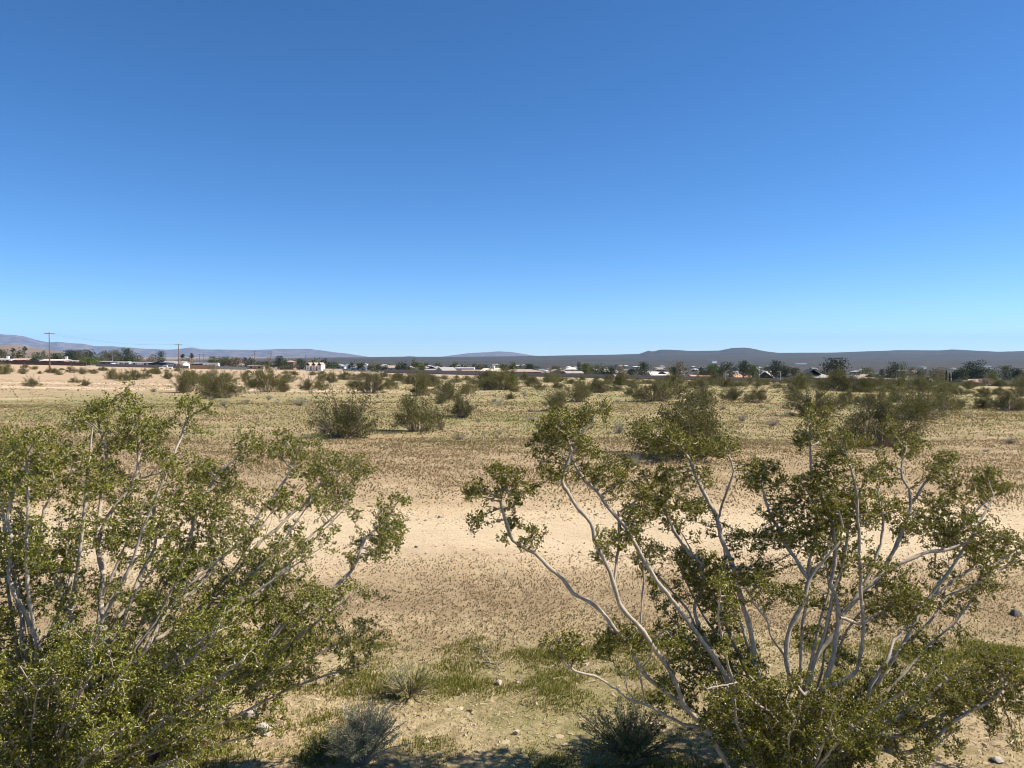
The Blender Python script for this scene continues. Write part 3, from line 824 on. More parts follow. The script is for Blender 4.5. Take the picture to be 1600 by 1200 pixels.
R_CL = [(870, 655, 16), (855, 667, 17), (880, 678, 20), (900, 668, 14), (850, 685, 14), (890, 655, 10), (920, 645, 12), (940, 637, 10), (910, 657, 9), (838, 683, 7), (826, 697, 4), (920, 700, 13), (930, 712, 9), (897, 695, 12), (865, 700, 10), (860, 735, 11), (875, 741, 9), (905, 748, 8), (915, 737, 9), (945, 735, 15), (960, 740, 15), (930, 741, 9), (975, 740, 8), (955, 724, 8),
        (785, 740, 16), (800, 745, 13), (775, 735, 8), (745, 766, 13), (730, 768, 8), (795, 765, 11), (820, 765, 13), (805, 780, 10), (760, 775, 8), (830, 762, 6), (742, 812, 8), (750, 805, 6), (737, 828, 3), (810, 820, 11), (830, 835, 11), (850, 833, 6), (822, 845, 7), (788, 838, 6), (950, 845, 15), (965, 850, 11), (940, 850, 8),
        (1035, 680, 22), (1060, 690, 22), (1005, 680, 15), (1015, 708, 9), (1075, 705, 12), (1095, 690, 13), (1130, 690, 12), (1120, 705, 10), (1010, 745, 14), (1000, 760, 8), (1040, 745, 15), (1060, 755, 12), (1020, 780, 17), (1040, 780, 17), (1000, 775, 10), (1000, 800, 17), (1020, 800, 17), (980, 800, 11), (990, 830, 13), (975, 840, 10), (1015, 865, 13), (1000, 875, 10), (1030, 860, 8), (1080, 800, 12), (1065, 790, 9), (1060, 870, 12), (1080, 885, 16), (1090, 905, 18),
        (1270, 660, 15), (1265, 680, 13), (1250, 695, 9), (1290, 660, 9), (1310, 690, 13), (1330, 690, 10), (1350, 692, 6), (1300, 680, 8), (1305, 710, 11), (1190, 745, 17), (1210, 740, 14), (1180, 755, 13), (1215, 755, 11), (1180, 725, 6), (1290, 720, 13), (1310, 720, 9), (1280, 740, 14), (1260, 765, 16), (1300, 750, 16), (1320, 770, 20), (1290, 780, 20), (1340, 775, 16), (1270, 790, 22), (1240, 790, 15), (1310, 800, 22), (1350, 800, 20), (1380, 800, 15), (1370, 780, 9), (1330, 820, 18), (1290, 815, 18),
        (1365, 740, 11), (1380, 745, 9), (1385, 730, 6), (1415, 695, 15), (1430, 690, 11), (1403, 700, 8), (1420, 715, 8), (1475, 720, 13), (1460, 735, 11), (1487, 712, 8), (1480, 750, 11), (1490, 743, 8), (1540, 740, 13), (1555, 750, 11), (1530, 755, 9), (1575, 765, 9), (1560, 765, 8), (1540, 775, 8), (1200, 815, 19), (1225, 815, 19), (1180, 835, 13), (1250, 830, 19), (1240, 850, 15), (1215, 840, 14), (1270, 855, 12), (1160, 838, 6),
        (1400, 810, 19), (1430, 820, 22), (1410, 830, 15), (1450, 815, 17), (1470, 790, 12), (1480, 780, 12), (1500, 820, 19), (1520, 830, 19), (1540, 840, 17), (1560, 845, 17), (1580, 850, 13), (1470, 840, 17), (1500, 855, 15), (1530, 860, 12), (1560, 865, 10), (1595, 880, 7), (1320, 875, 10), (1360, 880, 12), (1380, 885, 8), (1620, 840, 16), (1640, 870, 14),
        (1130, 890, 18), (1110, 900, 16), (1150, 895, 16), (1170, 900, 16), (1190, 905, 16), (1120, 920, 16), (1150, 930, 18), (1180, 920, 16), (1220, 925, 12), (1240, 930, 9), (1190, 880, 8), (1350, 930, 12), (1380, 920, 18), (1410, 925, 20), (1430, 935, 18), (1400, 950, 20), (1440, 955, 15), (1370, 945, 15), (1420, 965, 12), (1440, 990, 6),
        (1115, 950, 17), (1140, 960, 15), (1260, 995, 11), (1280, 985, 9), (1245, 985, 8), (1120, 1000, 16), (1150, 1030, 18), (1180, 1040, 18), (1130, 1050, 18), (1120, 1085, 18), (1170, 1070, 18), (1160, 1100, 22), (1200, 1090, 16), (1140, 1120, 20), (1190, 1130, 20), (1170, 1160, 20), (1140, 1170, 20), (1200, 1165, 18), (1310, 1020, 6), (1330, 1032, 6), (1380, 1040, 8), (1350, 1048, 7),
        (1450, 1015, 11), (1470, 1030, 13), (1440, 1022, 8), (1550, 1020, 13), (1570, 1030, 13), (1590, 1025, 10), (1540, 1050, 19), (1560, 1060, 22), (1590, 1060, 17), (1520, 1065, 17), (1500, 1080, 19), (1480, 1070, 15), (1540, 1085, 18), (1570, 1090, 16), (1590, 1100, 12), (1480, 1110, 15), (1450, 1100, 15), (1430, 1080, 15), (1410, 1070, 12), (1390, 1075, 12), (1370, 1090, 12), (1350, 1070, 9), (1620, 1050, 18), (1630, 1090, 18),
        (1290, 1110, 22), (1320, 1115, 22), (1280, 1135, 20), (1310, 1140, 22), (1340, 1130, 18), (1360, 1140, 16), (1390, 1120, 15), (1420, 1120, 12), (1450, 1135, 12), (1480, 1140, 10), (1260, 1160, 22), (1300, 1170, 22), (1340, 1160, 16), (1550, 1130, 9), (1590, 1165, 7),
        (880, 1005, 15), (900, 1015, 12), (870, 1020, 10), (950, 1000, 17), (970, 990, 15), (985, 1005, 15), (940, 1015, 12), (1000, 1010, 9), (1050, 1000, 15), (1070, 1010, 15), (1060, 1030, 15), (1090, 1020, 13), (1040, 1060, 12), (1060, 1080, 12), (1080, 1060, 15), (1030, 1095, 8), (1100, 1040, 13), (910, 1030, 8), (860, 1005, 8)]
big_bush('creosote_bush', 'open tall creosote bush with long bare twisting stems and separate leaf clumps', (1238, 1262), 4.1, R_STEMS, R_CL, 202, 27, 0.55, [(1110, 1230, 1070, 1200, 12, -0.5, 0.3), (1250, 1420, 1090, 1200, 13, -0.5, 0.3), (1440, 1600, 1040, 1110, 4, -0.1, 0.3), (1000, 1130, 720, 950, 5, 0.2, 0.7), (1180, 1400, 720, 900, 5, 0.2, 0.7), (1390, 1590, 770, 900, 3, 0.3, 0.8)], 'creosote_olive')


# ------------------------------------------------------------------ ground cover
def in_view(x, y, m=1.12):
    return np.abs(x) < (0.667 * m) * y + 1.0


def scatter(n, y0, y1, r, m=1.15):
    """points spread evenly over the wedge of land between y0 and y1"""
    y = np.sqrt(r.uniform(y0 * y0, y1 * y1, n))
    x = r.uniform(-1, 1, n) * (0.667 * m * y + 1.0)
    return x, y


def soft(x, y, s, seed):
    return np.clip(sines(x, y, s, seed) * 0.5 + 0.5, 0, 1)


def cover():
    r = np.random.default_rng(55)
    # dry tufts
    Vs = []; Fs = []; n0 = 0
    for (n, y0, y1, hh, ww, per, kind) in ((56000, 5.6, 8.8, 0.016, 0.0034, 4, 'near'), (26000, 8.0, 12.4, 0.012, 0.0042, 3, 'track'), (115000, 11.2, 22, 0.029, 0.0076, 4, 'field'), (95000, 20, 42, 0.044, 0.015, 3, 'field2'), (30000, 40, 90, 0.06, 0.035, 3, 'far')):
        x, y = scatter(n, y0, y1, r)
        p = r.uniform(size=n)
        d = (soft(x, y, 1.4, 61) * 0.5 + soft(x, y, 5.0, 62) * 0.6) * (0.4 + 1.1 * soft(x * 0.25, y, 1.7, 64)) * np.where((x < -8 - 0.1 * y) & (y > 38), 0.3, 1.0)
        if kind == 'near':
            keep = p < d * np.interp(y, [5.6, 6.3, 7.4, 8.8], [0.2, 1, 1, 0.25]) * 1.3
        elif kind == 'track':
            keep = p < d * 0.5
        elif kind == 'field':
            keep = p < d * np.interp(y + 0.8 * sines(x, y, 1.1, 63), [11.4, 12.6, 22], [0, 1, 1]) * 1.2
        else:
            keep = p < d
        C = np.stack([x, y, zt(x, y)], 1)[keep]
        V, F = blades(C, per, hh * r.uniform(0.5, 1.5, len(C)), ww, r, 1.3)
        Vs.append(V); Fs.append(F + n0); n0 += len(V)
    obj('dry_tufts', mesh_np('dry_tufts', np.concatenate(Vs), np.concatenate(Fs), M['tuft']), kind='stuff', label='short dry brown tufts covering the sandy ground', category='dry grass')
    # green annuals
    Vs = []; Fs = []; n0 = 0
    for (n, y0, y1, hh, ww, per) in ((34000, 16, 34, 0.036, 0.015, 4), (30000, 32, 80, 0.05, 0.045, 3)):
        x, y = scatter(n, y0, y1, r)
        p = r.uniform(size=n)
        if True:
            d = (soft(x, y, 0.45, 73) * 1.6 - 0.2) * (0.4 + soft(x, y, 3.0, 74))
            d = d * np.interp(y, [18, 25, 80], [0.2, 1, 1]) * (0.2 + 1.2 * soft(x * 0.3, y, 0.9, 76)) * np.where((x < -8 - 0.1 * y) & (y > 38), 0.3, 1.0)
        keep = p < d
        C = np.stack([x, y, zt(x, y)], 1)[keep]
        hv = hh * r.uniform(0.3, 1.5, len(C)) * (0.3 + 1.7 * soft(C[:, 0], C[:, 1], 3.3, 75) ** 2)
        V, F = blades(C, per, hv, ww, r, 0.8)
        Vs.append(V); Fs.append(F + n0); n0 += len(V)
    # turf of fine blades in front of the track
    n = 200000
    x = r.uniform(-4.8, 4.8, n); y = r.uniform(3.9, 6.9, n)
    g = 0.3 * sines(x, y, 1.7, 77) + 0.5 * sines(x, y, 5.2, 72) + 0.4 * sines(x, y, 13, 73)
    g = g + 0.24 - 1.0 * np.exp(-((x + 0.41) / 0.34) ** 2 - ((y - 4.95) / 0.2) ** 2) - 1.6 * np.clip((y + 0.25 * sines(x, y, 3, 74) - 5.95) / 0.7, 0, 1.2)
    d = np.clip(g * 1.4 + 0.15, 0.04, 1)
    k = r.uniform(size=n) < d
    C = np.stack([x, y, zt(x, y)], 1)[k]
    V, F = blades(C, 3, (0.016 + 0.03 * np.clip(g[k], 0, 1)) * r.uniform(0.6, 1.3, k.sum()), 0.0024, r, 0.75)
    Vs.append(V); Fs.append(F + n0); n0 += len(V)
    obj('green_grass', mesh_np('green_grass', np.concatenate(Vs), np.concatenate(Fs), M['annual']), kind='stuff', label='low yellow-green annual grass in patches on the soil', category='grass')
    IV, IF = ico()
    OV = np.array([(1, 0, 0), (-1, 0, 0), (0, 1, 0), (0, -1, 0), (0, 0, 1), (0, 0, -1)], float)
    OF = np.array([(0, 2, 4), (2, 1, 4), (1, 3, 4), (3, 0, 4), (2, 0, 5), (1, 2, 5), (3, 1, 5), (0, 3, 5)])
    n = 15000
    x, y = scatter(n, 2.6, 13, r)
    n = len(x)
    s = np.exp(r.normal(size=n) * 0.5) * 0.0058 + 0.002
    s = np.minimum(np.where(r.uniform(size=n) < 0.004, s * 2.0, s), 0.022) * np.interp(y, [3, 12], [0.75, 1.35])
    C = np.stack([x, y, zt(x, y) + s * 0.2], 1)
    sc = np.stack([s * r.uniform(0.8, 1.5, n), s * r.uniform(0.8, 1.5, n), s * r.uniform(0.5, 0.9, n)], 1)
    rot = r.uniform(0, 6.28, n)
    L = OV[None] * r.uniform(0.6, 1.25, (n, 6, 1)) * sc[:, None] + r.normal(size=(n, 6, 3)) * (s * 0.15)[:, None, None]
    V = np.stack([L[..., 0] * np.cos(rot)[:, None] - L[..., 1] * np.sin(rot)[:, None], L[..., 0] * np.sin(rot)[:, None] + L[..., 1] * np.cos(rot)[:, None], L[..., 2]], -1)
    V = (C[:, None] + V).reshape(-1, 3)
    F = (np.arange(n)[:, None, None] * 6 + OF[None]).reshape(-1, 3)
    obj('pebbles', mesh_np('pebbles', V, F, M['pebble']), kind='stuff', label='small pebbles and soil crumbs strewn over the track', category='gravel')


cover()


def clods():
    """broken crusts of soil in the foreground"""
    r = np.random.default_rng(91)
    IV, IF = ico()
    n = 6500
    x, y = scatter(n, 2.6, 6.4, r)
    g = 0.3 * sines(x, y, 1.7, 77) + 0.5 * sines(x, y, 5.2, 72)
    k = r.uniform(size=n) < np.where(((x + 0.41) / 0.5) ** 2 + ((y - 4.95) / 0.3) ** 2 < 1.6, 1.0, np.clip(0.5 - g, 0.05, 0.7))
    x, y = x[k], y[k]; n = len(x)
    s = np.minimum(np.exp(r.normal(size=n) * 0.5) * 0.0085, 0.024)
    C = np.stack([x, y, zt(x, y)], 1)
    sc = np.stack([s * r.uniform(0.8, 1.9, n), s * r.uniform(0.8, 1.6, n), s * r.uniform(0.35, 0.7, n)], 1)
    V = (C[:, None] + sc[:, None] * (IV[None] * r.uniform(0.45, 1.3, (n, 12, 1)))).reshape(-1, 3)
    F = (np.arange(n)[:, None, None] * 12 + IF[None]).reshape(-1, 3)
    obj('soil_crust', mesh_np('soil_crust', V, F, M['pebble']), kind='stuff', label='broken crumbly crust of pale soil between grass patches', category='soil')


clods()


def straw():
    """broken straw and twig litter lying on the soil"""
    r = np.random.default_rng(95)
    n = 30000
    x, y = scatter(n, 2.6, 8.0, r)
    k = r.uniform(size=n) < np.interp(y, [2.6, 5.5, 8.0], [1, 0.8, 0.15]) * (0.25 + soft(x, y, 4.3, 96))
    x, y = x[k], y[k]; n = len(x)
    a = r.uniform(0, 6.28, n); L = r.uniform(0.012, 0.05, n)[:, None]; W = r.uniform(0.0012, 0.0028, n)[:, None]
    d = np.stack([np.cos(a), np.sin(a), r.normal(size=n) * 0.22], 1); s = np.stack([-np.sin(a), np.cos(a), r.normal(size=n) * 0.3], 1)
    C = np.stack([x, y, zt(x, y) + 0.006 + r.uniform(0, 0.012, n)], 1)
    V = np.stack([C - d * L - s * W, C - d * L + s * W, C + d * L], 1).reshape(-1, 3)
    obj('straw_litter', mesh_np('straw_litter', V, np.arange(3 * n).reshape(-1, 3), M['straw']), kind='stuff', label='broken straw and twig litter lying on the soil', category='litter')


straw()


def rock(px, py, w_px, material, label, seed, flat=0.6, sink=0.36):
    r = np.random.default_rng(seed)
    c = ground_hit(px, py)
    s = w_px / FPX * c[1] * 0.62
    IV, IF = ico()
    # one subdivision, then faceted
    V = list(IV); cache = {}; F2 = []
    def midp(a, b):
        k = (min(a, b), max(a, b))
        if k not in cache:
            V.append(unit(V[a] + V[b])); cache[k] = len(V) - 1
        return cache[k]
    for a, b, cc in IF:
        ab, bc, ca = midp(a, b), midp(b, cc), midp(cc, a)
        F2 += [(a, ab, ca), (b, bc, ab), (cc, ca, bc), (ab, bc, ca)]
    V = np.array(V)
    for q in range(16):
        nrm = unit(r.normal(size=3)); h = r.uniform(0.42, 0.78)
        dd = V @ nrm
        V = V - np.outer(np.maximum(dd - h, 0), nrm)
    V = V * np.array([1.0, 0.8, flat]) * s * (1 + r.normal(size=(len(V), 1)) * 0.03)
    o = obj('rock', mesh_np('rock', V + np.array([0, 0, s * flat * (1 - 2 * sink)]), np.array(F2), material), None, c, label=label, category='rock')
    o.rotation_euler.z = r.uniform(0, 3)
    return o


rock(388, 1128, 34, M['rock_pale'], 'whitish angular rock leaning on a grey one under the broad bush', 1, 0.8)
rock(414, 1142, 36, M['rock_pale'], 'grey wedge-shaped rock lying beside a whiter rock under the broad bush', 2, 0.5)
rock(780, 1070, 14, M['rock_tan'], 'angular tan rock in the green grass with a smaller stone beside it', 3, 0.9)
rock(811, 1071, 10, M['rock_tan'], 'small flat tan stone beside a larger angular rock in green grass', 4)
rock(807, 1153, 13, M['rock_tan'], 'pale blocky stone on the edge of the bush shadow', 5, 0.8)
rock(1587, 961, 22, M['rock_dark'], 'dark brown rock lying alone on the sandy ground behind the open bush', 6, 0.7)
rock(1560, 1196, 22, M['rock_pale'], 'pale stone half sunk in grass under the low right branch', 7, 0.6)
rock(650, 857, 9, M['rock_dark'], 'small dark stone on the sandy track beside bush leaves', 8)
rock(686, 809, 7, M['rock_dark'], 'tiny dark stone on the far edge of the sandy track', 9)
rock(667, 1168, 10, M['rock_tan'], 'rounded tan stone in the shadowed grass beside the grey sagebrush', 10)


def small_bush(name, label, px, py, w_px, h_px, seed, leafmat, stemmat, nst, nleaf, ll, lw, upright=0.6, group=None, up=0.8, cat='shrub'):
    """low bush of many thin stems with small leaves along them"""
    r = np.random.default_rng(seed)
    c = ground_hit(px, py)
    W = w_px / FPX * c[1] * 0.5; H = h_px / FPX * c[1]
    root = thing(name, label, cat, c, 0, group)
    mb = MB(); pts = []
    for i in range(nst):
        a = r.uniform(0, 6.28); q = r.uniform(0.05, 1) ** 0.6
        tip = np.array([math.cos(a) * W * q, math.sin(a) * W * q, H * math.sqrt(max(0.05, 1 - 0.75 * q * q)) * r.uniform(0.7, 1.05)])
        t = np.linspace(0, 1, 7)[:, None]
        P = np.array([math.cos(a), math.sin(a), 0]) * 0.1 * W * (1 - t) + tip * np.concatenate([t ** 1.0, t ** 1.0, t ** upright], 1) + np.cumsum(r.normal(size=(7, 3)) * 0.02 * H, 0) * t
        P[:, 2] = np.maximum(P[:, 2], -0.01)
        mb.tube(P, np.linspace(0.004, 0.0012, 7) * (0.6 + H * 1.5), 3, cap=False)
        k = r.uniform(0.3, 1.0, nleaf // nst + 1)
        pts.append(np.stack([np.interp(k, t[:, 0], P[:, d]) for d in range(3)], 1) + r.normal(size=(len(k), 3)) * 0.025 * H)
    obj('stems', mb.mesh('stems', stemmat), root, kind='stuff')
    C = np.concatenate(pts)
    C[:, 2] = np.maximum(C[:, 2], 0.01)
    V, F = leaves(C, ll, lw, r, 0.2, up)
    obj('foliage', mesh_np('foliage', V, F, leafmat), root, kind='stuff')
    return root


small_bush('sagebrush', 'grey-green fine-twigged sagebrush on bare soil between the two big bushes', 570, 1196, 135, 95, 11, M['sage'], M['deadwood'], 130, 15000, 0.013, 0.0042)
small_bush('leafy_herb', 'dense dark green low plant growing in front of the open bush', 985, 1196, 210, 85, 12, M['herb'], M['twig'], 170, 8000, 0.02, 0.005)
small_bush('leafy_herb', 'small bright green weed in shadow at the foot of the sagebrush', 500, 1196, 60, 42, 13, M['herb'], M['twig'], 50, 1500, 0.02, 0.005)
small_bush('grass_clump', 'low green grass clump with bleached dead stalks in front of the sandy track', 640, 1088, 120, 50, 14, M['annual'], M['deadwood'], 110, 2600, 0.022, 0.004, 0.8, None, 1.5, 'grass')
small_bush('dead_grass_clump', 'reddish brown dead grass heaped under the low stem of the broad bush', 235, 1196, 230, 48, 15, M['redgrass'], M['redgrass'], 320, 6000, 0.03, 0.003, 0.9, None, 0.2, 'grass')


def dead_twig(px0, py0, px1, py1, label, seed):
    r = np.random.default_rng(seed)
    a, b = ground_hit(px0, py0), ground_hit(px1, py1)
    t = np.linspace(0, 1, 9)[:, None]
    P = a * (1 - t) + b * t + np.cumsum(r.normal(size=(9, 3)) * 0.012, 0)
    P[:, 2] = zt(P[:, 0], P[:, 1]) + 0.008 + 0.02 * np.sin(t[:, 0] * 3.1)
    mb = MB(); mb.tube(P - a, np.linspace(0.006, 0.003, 9), 5)
    q = P[5] + (P[6] - P[4]) * 0.8 + np.array([0.06, 0.05, 0.03])
    mb.tube(np.array([P[5], (P[5] + q) / 2 + 0.008, q]) - a, [0.004, 0.003, 0.002], 4)
    obj('dead_branch', mb.mesh('dead_branch', M['deadwood'], True), None, a, label=label, category='branch')


dead_twig(742, 1012, 778, 1045, 'thin bent dead twig lying in the green grass by the track', 31)
dead_twig(752, 1040, 776, 1052, 'short dark twig lying beside a longer bent twig in grass', 32)


# ------------------------------------------------------------------ scrub on the plain
def proto_creosote(seed, nst, nl, dead=0.0, flat=1.0, lean=0.0):
    """bush about 2 m wide and 1.2 m high, stems fanning out of one crown"""
    r = np.random.default_rng(seed)
    root = thing('creosote_shrub', 'x', 'shrub', (0, 0, -50))
    mb = MB(); pts = []
    lob = r.uniform(0, 6.28, 5)
    for i in range(nst):
        a = r.uniform(0, 6.28)
        q = r.uniform(0, 1) ** 0.55
        rr = 0.95 * q * (0.72 + 0.30 * math.cos(2 * a + lob[0]) + 0.22 * math.cos(3 * a + lob[1]))
        h = 1.2 * math.sqrt(max(0.08, 1 - 0.72 * q * q)) * r.uniform(0.45, 1.15) * (0.82 + 0.26 * math.cos(a * 2 + lob[2])) * flat
        tip = np.array([math.cos(a) * rr + lean * h, math.sin(a) * rr, h])
        t = np.linspace(0, 1, 8)[:, None]
        if i % 4 == 0:                                  # low outer sprays
            tip = np.array([math.cos(a) * 0.95 * r.uniform(0.75, 1), math.sin(a) * 0.95 * r.uniform(0.75, 1), r.uniform(0.12, 0.5)])
        s0 = np.array([math.cos(a), math.sin(a), 0]) * 0.16 * r.uniform(0.3, 1.8)
        P = s0 * (1 - t) + tip * np.concatenate([t, t, t ** 0.85], 1)
        P = P + np.cumsum(r.normal(size=(8, 3)) * 0.022, 0) * t
        P[0, 2] = -0.03
        mb.tube(P, np.linspace(0.013, 0.004, 8), 4, cap=False)
        for b in range(3):
            k = r.uniform(0.35, 0.9)
            p0 = np.array([np.interp(k, t[:, 0], P[:, d]) for d in range(3)])
            d = unit(r.normal(size=3) * 0.7 + unit(tip) + np.array([0, 0, 0.25])) * r.uniform(0.15, 0.4)
            p1 = p0 + d
            mb.tube(np.array([p0, p0 + d * 0.5 + r.normal(size=3) * 0.02, p1]), [0.006, 0.004, 0.003], 3, cap=False)
            if r.uniform() > dead:
                pts.append((p1, 0.065)); pts.append((p0 + d * 0.6, 0.055))
        if r.uniform() > dead:
            pts.append((P[-1], 0.065)); pts.append((P[-2], 0.065))
            if r.uniform() < 0.55:
                pts.append((P[4], 0.08)); pts.append((P[3], 0.09))
    obj('stems', mb.mesh('stems', M['twig']), root, kind='stuff')
    C = np.concatenate([p + r.normal(size=(nl, 3)) * s * np.array([0.8, 0.8, 0.7]) for p, s in pts])
    C[:, 2] = np.maximum(C[:, 2], 0.02)
    kx = 1.0 / np.percentile(np.hypot(C[:, 0], C[:, 1]), 90); kz = 1.15 / np.percentile(C[:, 2], 97)
    C = C * np.array([kx, kx, kz])
    for ch in root.children:
        ch.scale = (kx, kx, kz)
    V, F = leaves(C, 0.045, 0.028, r, 0.2, 0.6)
    obj('foliage', mesh_np('foliage', V, F, M['creosote_far']), root, kind='stuff')
    return root


def proto_low(seed, leafmat, stemmat, name, nst=70, nl=1500, ll=0.05, lw=0.012, dome=True):
    """low dome about 1 m wide, 0.5 m high"""
    r = np.random.default_rng(seed)
    root = thing(name, 'x', 'shrub', (0, 0, -50))
    mb = MB(); pts = []
    for i in range(nst):
        a = r.uniform(0, 6.28); q = r.uniform(0, 1) ** 0.6
        h = 0.5 * math.sqrt(max(0.05, 1 - 0.85 * q * q)) * r.uniform(0.6, 1.1)
        tip = np.array([math.cos(a) * 0.5 * q, math.sin(a) * 0.5 * q, h])
        t = np.linspace(0, 1, 5)[:, None]
        P = tip * t + np.cumsum(r.normal(size=(5, 3)) * 0.015, 0) * t
        mb.tube(P, np.linspace(0.008, 0.003, 5), 3, cap=False)
        k = r.uniform(0.3, 1, nl // nst)
        pts.append(np.stack([np.interp(k, t[:, 0], P[:, d]) for d in range(3)], 1) + r.normal(size=(len(k), 3)) * 0.03)
    obj('stems', mb.mesh('stems', stemmat), root, kind='stuff')
    C = np.concatenate(pts); C[:, 2] = np.maximum(C[:, 2], 0.01)
    V, F = leaves(C, ll, lw, r, 0.2, 0.8)
    obj('foliage', mesh_np('foliage', V, F, leafmat), root, kind='stuff')
    return root


PROTO_C = [proto_creosote(301, 52, 23), proto_creosote(302, 62, 20, 0.08), proto_creosote(303, 44, 24, 0.15, 1.0, 0.15), proto_creosote(304, 56, 20, 0.05, 0.9, -0.15), proto_creosote(305, 38, 27, 0.1, 1.1, 0.05), proto_creosote(306, 64, 20, 0.25, 0.9, 0.1)]
PROTO_S = [proto_low(311, M['sage'], M['deadwood'], 'sagebrush'), proto_low(312, M['sage'], M['deadwood'], 'sagebrush', 50, 1000)]
PROTO_D = [proto_low(321, M['drybrush'], M['deadwood'], 'dry_brush', 80, 700, 0.05, 0.008), proto_low(322, M['drybrush'], M['deadwood'], 'dry_brush', 60, 500, 0.05, 0.008)]

rs = np.random.default_rng(400)
CRE = 'creosote shrubs scattered over the plain'


def before(px):
    for lim, txt in ((150, 'below the long dark brown wall'), (300, 'by the bare vehicle track'), (460, 'below the tan wooden fence'), (600, 'below the three-gabled white building'), (720, 'below the pale gabled house'), (860, 'below the long tan hip roof'), (960, 'below the orange-pink house'), (1110, 'below the pale weathered roof'), (1240, 'below the steep-roofed dark house'), (1330, 'below the two-level dark house'), (1480, 'below the brick and beige houses')):
        if px < lim:
            return txt
    return 'below the cypress row and parked cars'


def shrub_label(px, w, dist):
    sz = 'tiny' if dist > 150 else 'small dull green' if dist > 75 else 'broad dark green' if w > 2.6 else 'compact dark green'
    return sz + (' far' if dist > 75 else '') + ' creosote shrub on the plain ' + before(px)
SHRUBS = [  # base x, base y, width, height (px in the photograph), label
    (540, 682, 100, 62, 'upright creosote shrub with grey dead branches on one side, standing on a sandy mound'),
    (652, 674, 76, 60, 'creosote shrub with bleached dry stalks beside it on a pale sand patch'),
    (723, 652, 52, 36, 'bright green creosote shrub with bare forked stems behind the bleached dry stalks'),
    (1072, 714, 160, 92, 'large wide creosote shrub with dark shadowed base behind the open bush'),
    (1372, 697, 116, 66, 'broad rounded creosote shrub with dark purple-grey base beside the sandy slope'),
    (292, 613, 46, 38, 'dark creosote shrub with long shadow, at the end of the pale vehicle track'),
    (345, 622, 68, 38, 'wide creosote shrub with yellowish tips and shadow, in front of darker shrubs'),
    (418, 613, 60, 38, 'dense dark creosote shrub beside the low sandy bank, behind small sagebrush'),
    (578, 615, 50, 32, 'creosote shrub with a fallen white branch at its foot'),
    (660, 618, 46, 30, None), (700, 624, 44, 28, None), (732, 616, 34, 22, None), (762, 609, 32, 19, None), (905, 628, 50, 30, 'bright green mound-like creosote shrub in the middle of the grassy plain'),
    (868, 641, 40, 34, None), (935, 614, 40, 20, None), (1022, 627, 62, 28, 'dark creosote shrub with one bare white curved branch'), (1095, 632, 56, 32, None), (1146, 626, 36, 23, None), (1182, 630, 38, 25, None),
    (1272, 650, 76, 46, 'straggly creosote shrub with pale dry twigs in front of rounded shrubs'), (1240, 626, 28, 16, None), (1325, 631, 42, 20, None), (1367, 638, 54, 32, 'creosote shrub with a bare leaning branch beside darker shrubs'),
    (1435, 655, 92, 50, 'long bright green creosote shrub spreading over pale bank'), (1477, 641, 50, 32, None), (1502, 636, 18, 12, None), (1532, 638, 30, 19, None), (1575, 641, 52, 28, None), (1612, 640, 40, 26, None),
    (50, 604, 22, 14, 'lone grey-green shrub between two strips of bare soil'), (117, 599, 18, 9, 'dark spiky low shrub touching a paler round shrub'), (134, 603, 20, 10, 'pale round shrub touching a dark spiky one on bare soil'),
    (2, 585, 30, 17, None), (176, 593, 24, 16, None), (192, 595, 22, 14, None), (210, 594, 26, 17, None), (228, 592, 18, 15, None), (263, 592, 24, 13, None), (246, 585, 14, 9, None),
    (300, 600, 40, 20, None), (328, 598, 40, 19, None), (355, 598, 34, 17, None), (330, 608, 44, 24, None), (382, 596, 18, 17, None), (395, 606, 20, 18, None),
    (442, 613, 22, 17, None), (450, 598, 34, 18, None), (481, 610, 25, 20, None), (501, 609, 24, 17, None), (518, 598, 22, 16, None), (505, 595, 22, 13, None), (540, 594, 26, 13, None), (563, 594, 22, 12, None), (588, 596, 26, 14, None),
    (610, 608, 24, 20, None), (640, 600, 28, 14, None), (620, 595, 26, 12, None), (675, 604, 22, 15, None), (690, 630, 28, 14, None), (655, 596, 20, 10, None), (740, 600, 20, 8, None), (790, 605, 18, 11, None), (797, 624, 16, 9, None), (713, 598, 18, 8, None),
    (803, 602, 16, 9, None), (825, 604, 17, 10, None), (842, 609, 20, 13, None), (872, 607, 22, 12, None), (805, 613, 16, 9, None), (905, 604, 18, 10, None), (960, 611, 24, 11, None), (985, 618, 24, 13, None), (1000, 624, 22, 13, None), (950, 600, 20, 8, None), (890, 600, 18, 8, None), (855, 598, 16, 7, None),
    (1213, 606, 24, 9, None), (1245, 608, 34, 11, None), (1285, 609, 34, 10, None), (1312, 610, 24, 9, None), (1345, 613, 28, 9, None), (1390, 612, 34, 9, None), (1415, 614, 22, 9, None), (1440, 613, 24, 9, None), (1470, 615, 30, 11, None), (1500, 617, 30, 11, None), (1535, 620, 30, 14, None), (1562, 618, 26, 12, None), (1592, 620, 30, 16, None),
    (1045, 606, 40, 10, None), (1085, 603, 36, 9, None), (1120, 602, 30, 8, None), (1155, 604, 34, 9, None), (1185, 604, 24, 8, None), (1010, 600, 30, 8, None), (975, 600, 30, 8, None), (1060, 614, 30, 14, None), (1400, 628, 36, 18, None), (1240, 614, 26, 11, None),
    (36, 582, 14, 7, None), (78, 582, 14, 6, None), (92, 586, 10, 6, None), (112, 583, 18, 11, None), (130, 585, 18, 11, None), (62, 584, 8, 4, None), (147, 584, 12, 7, None),
]


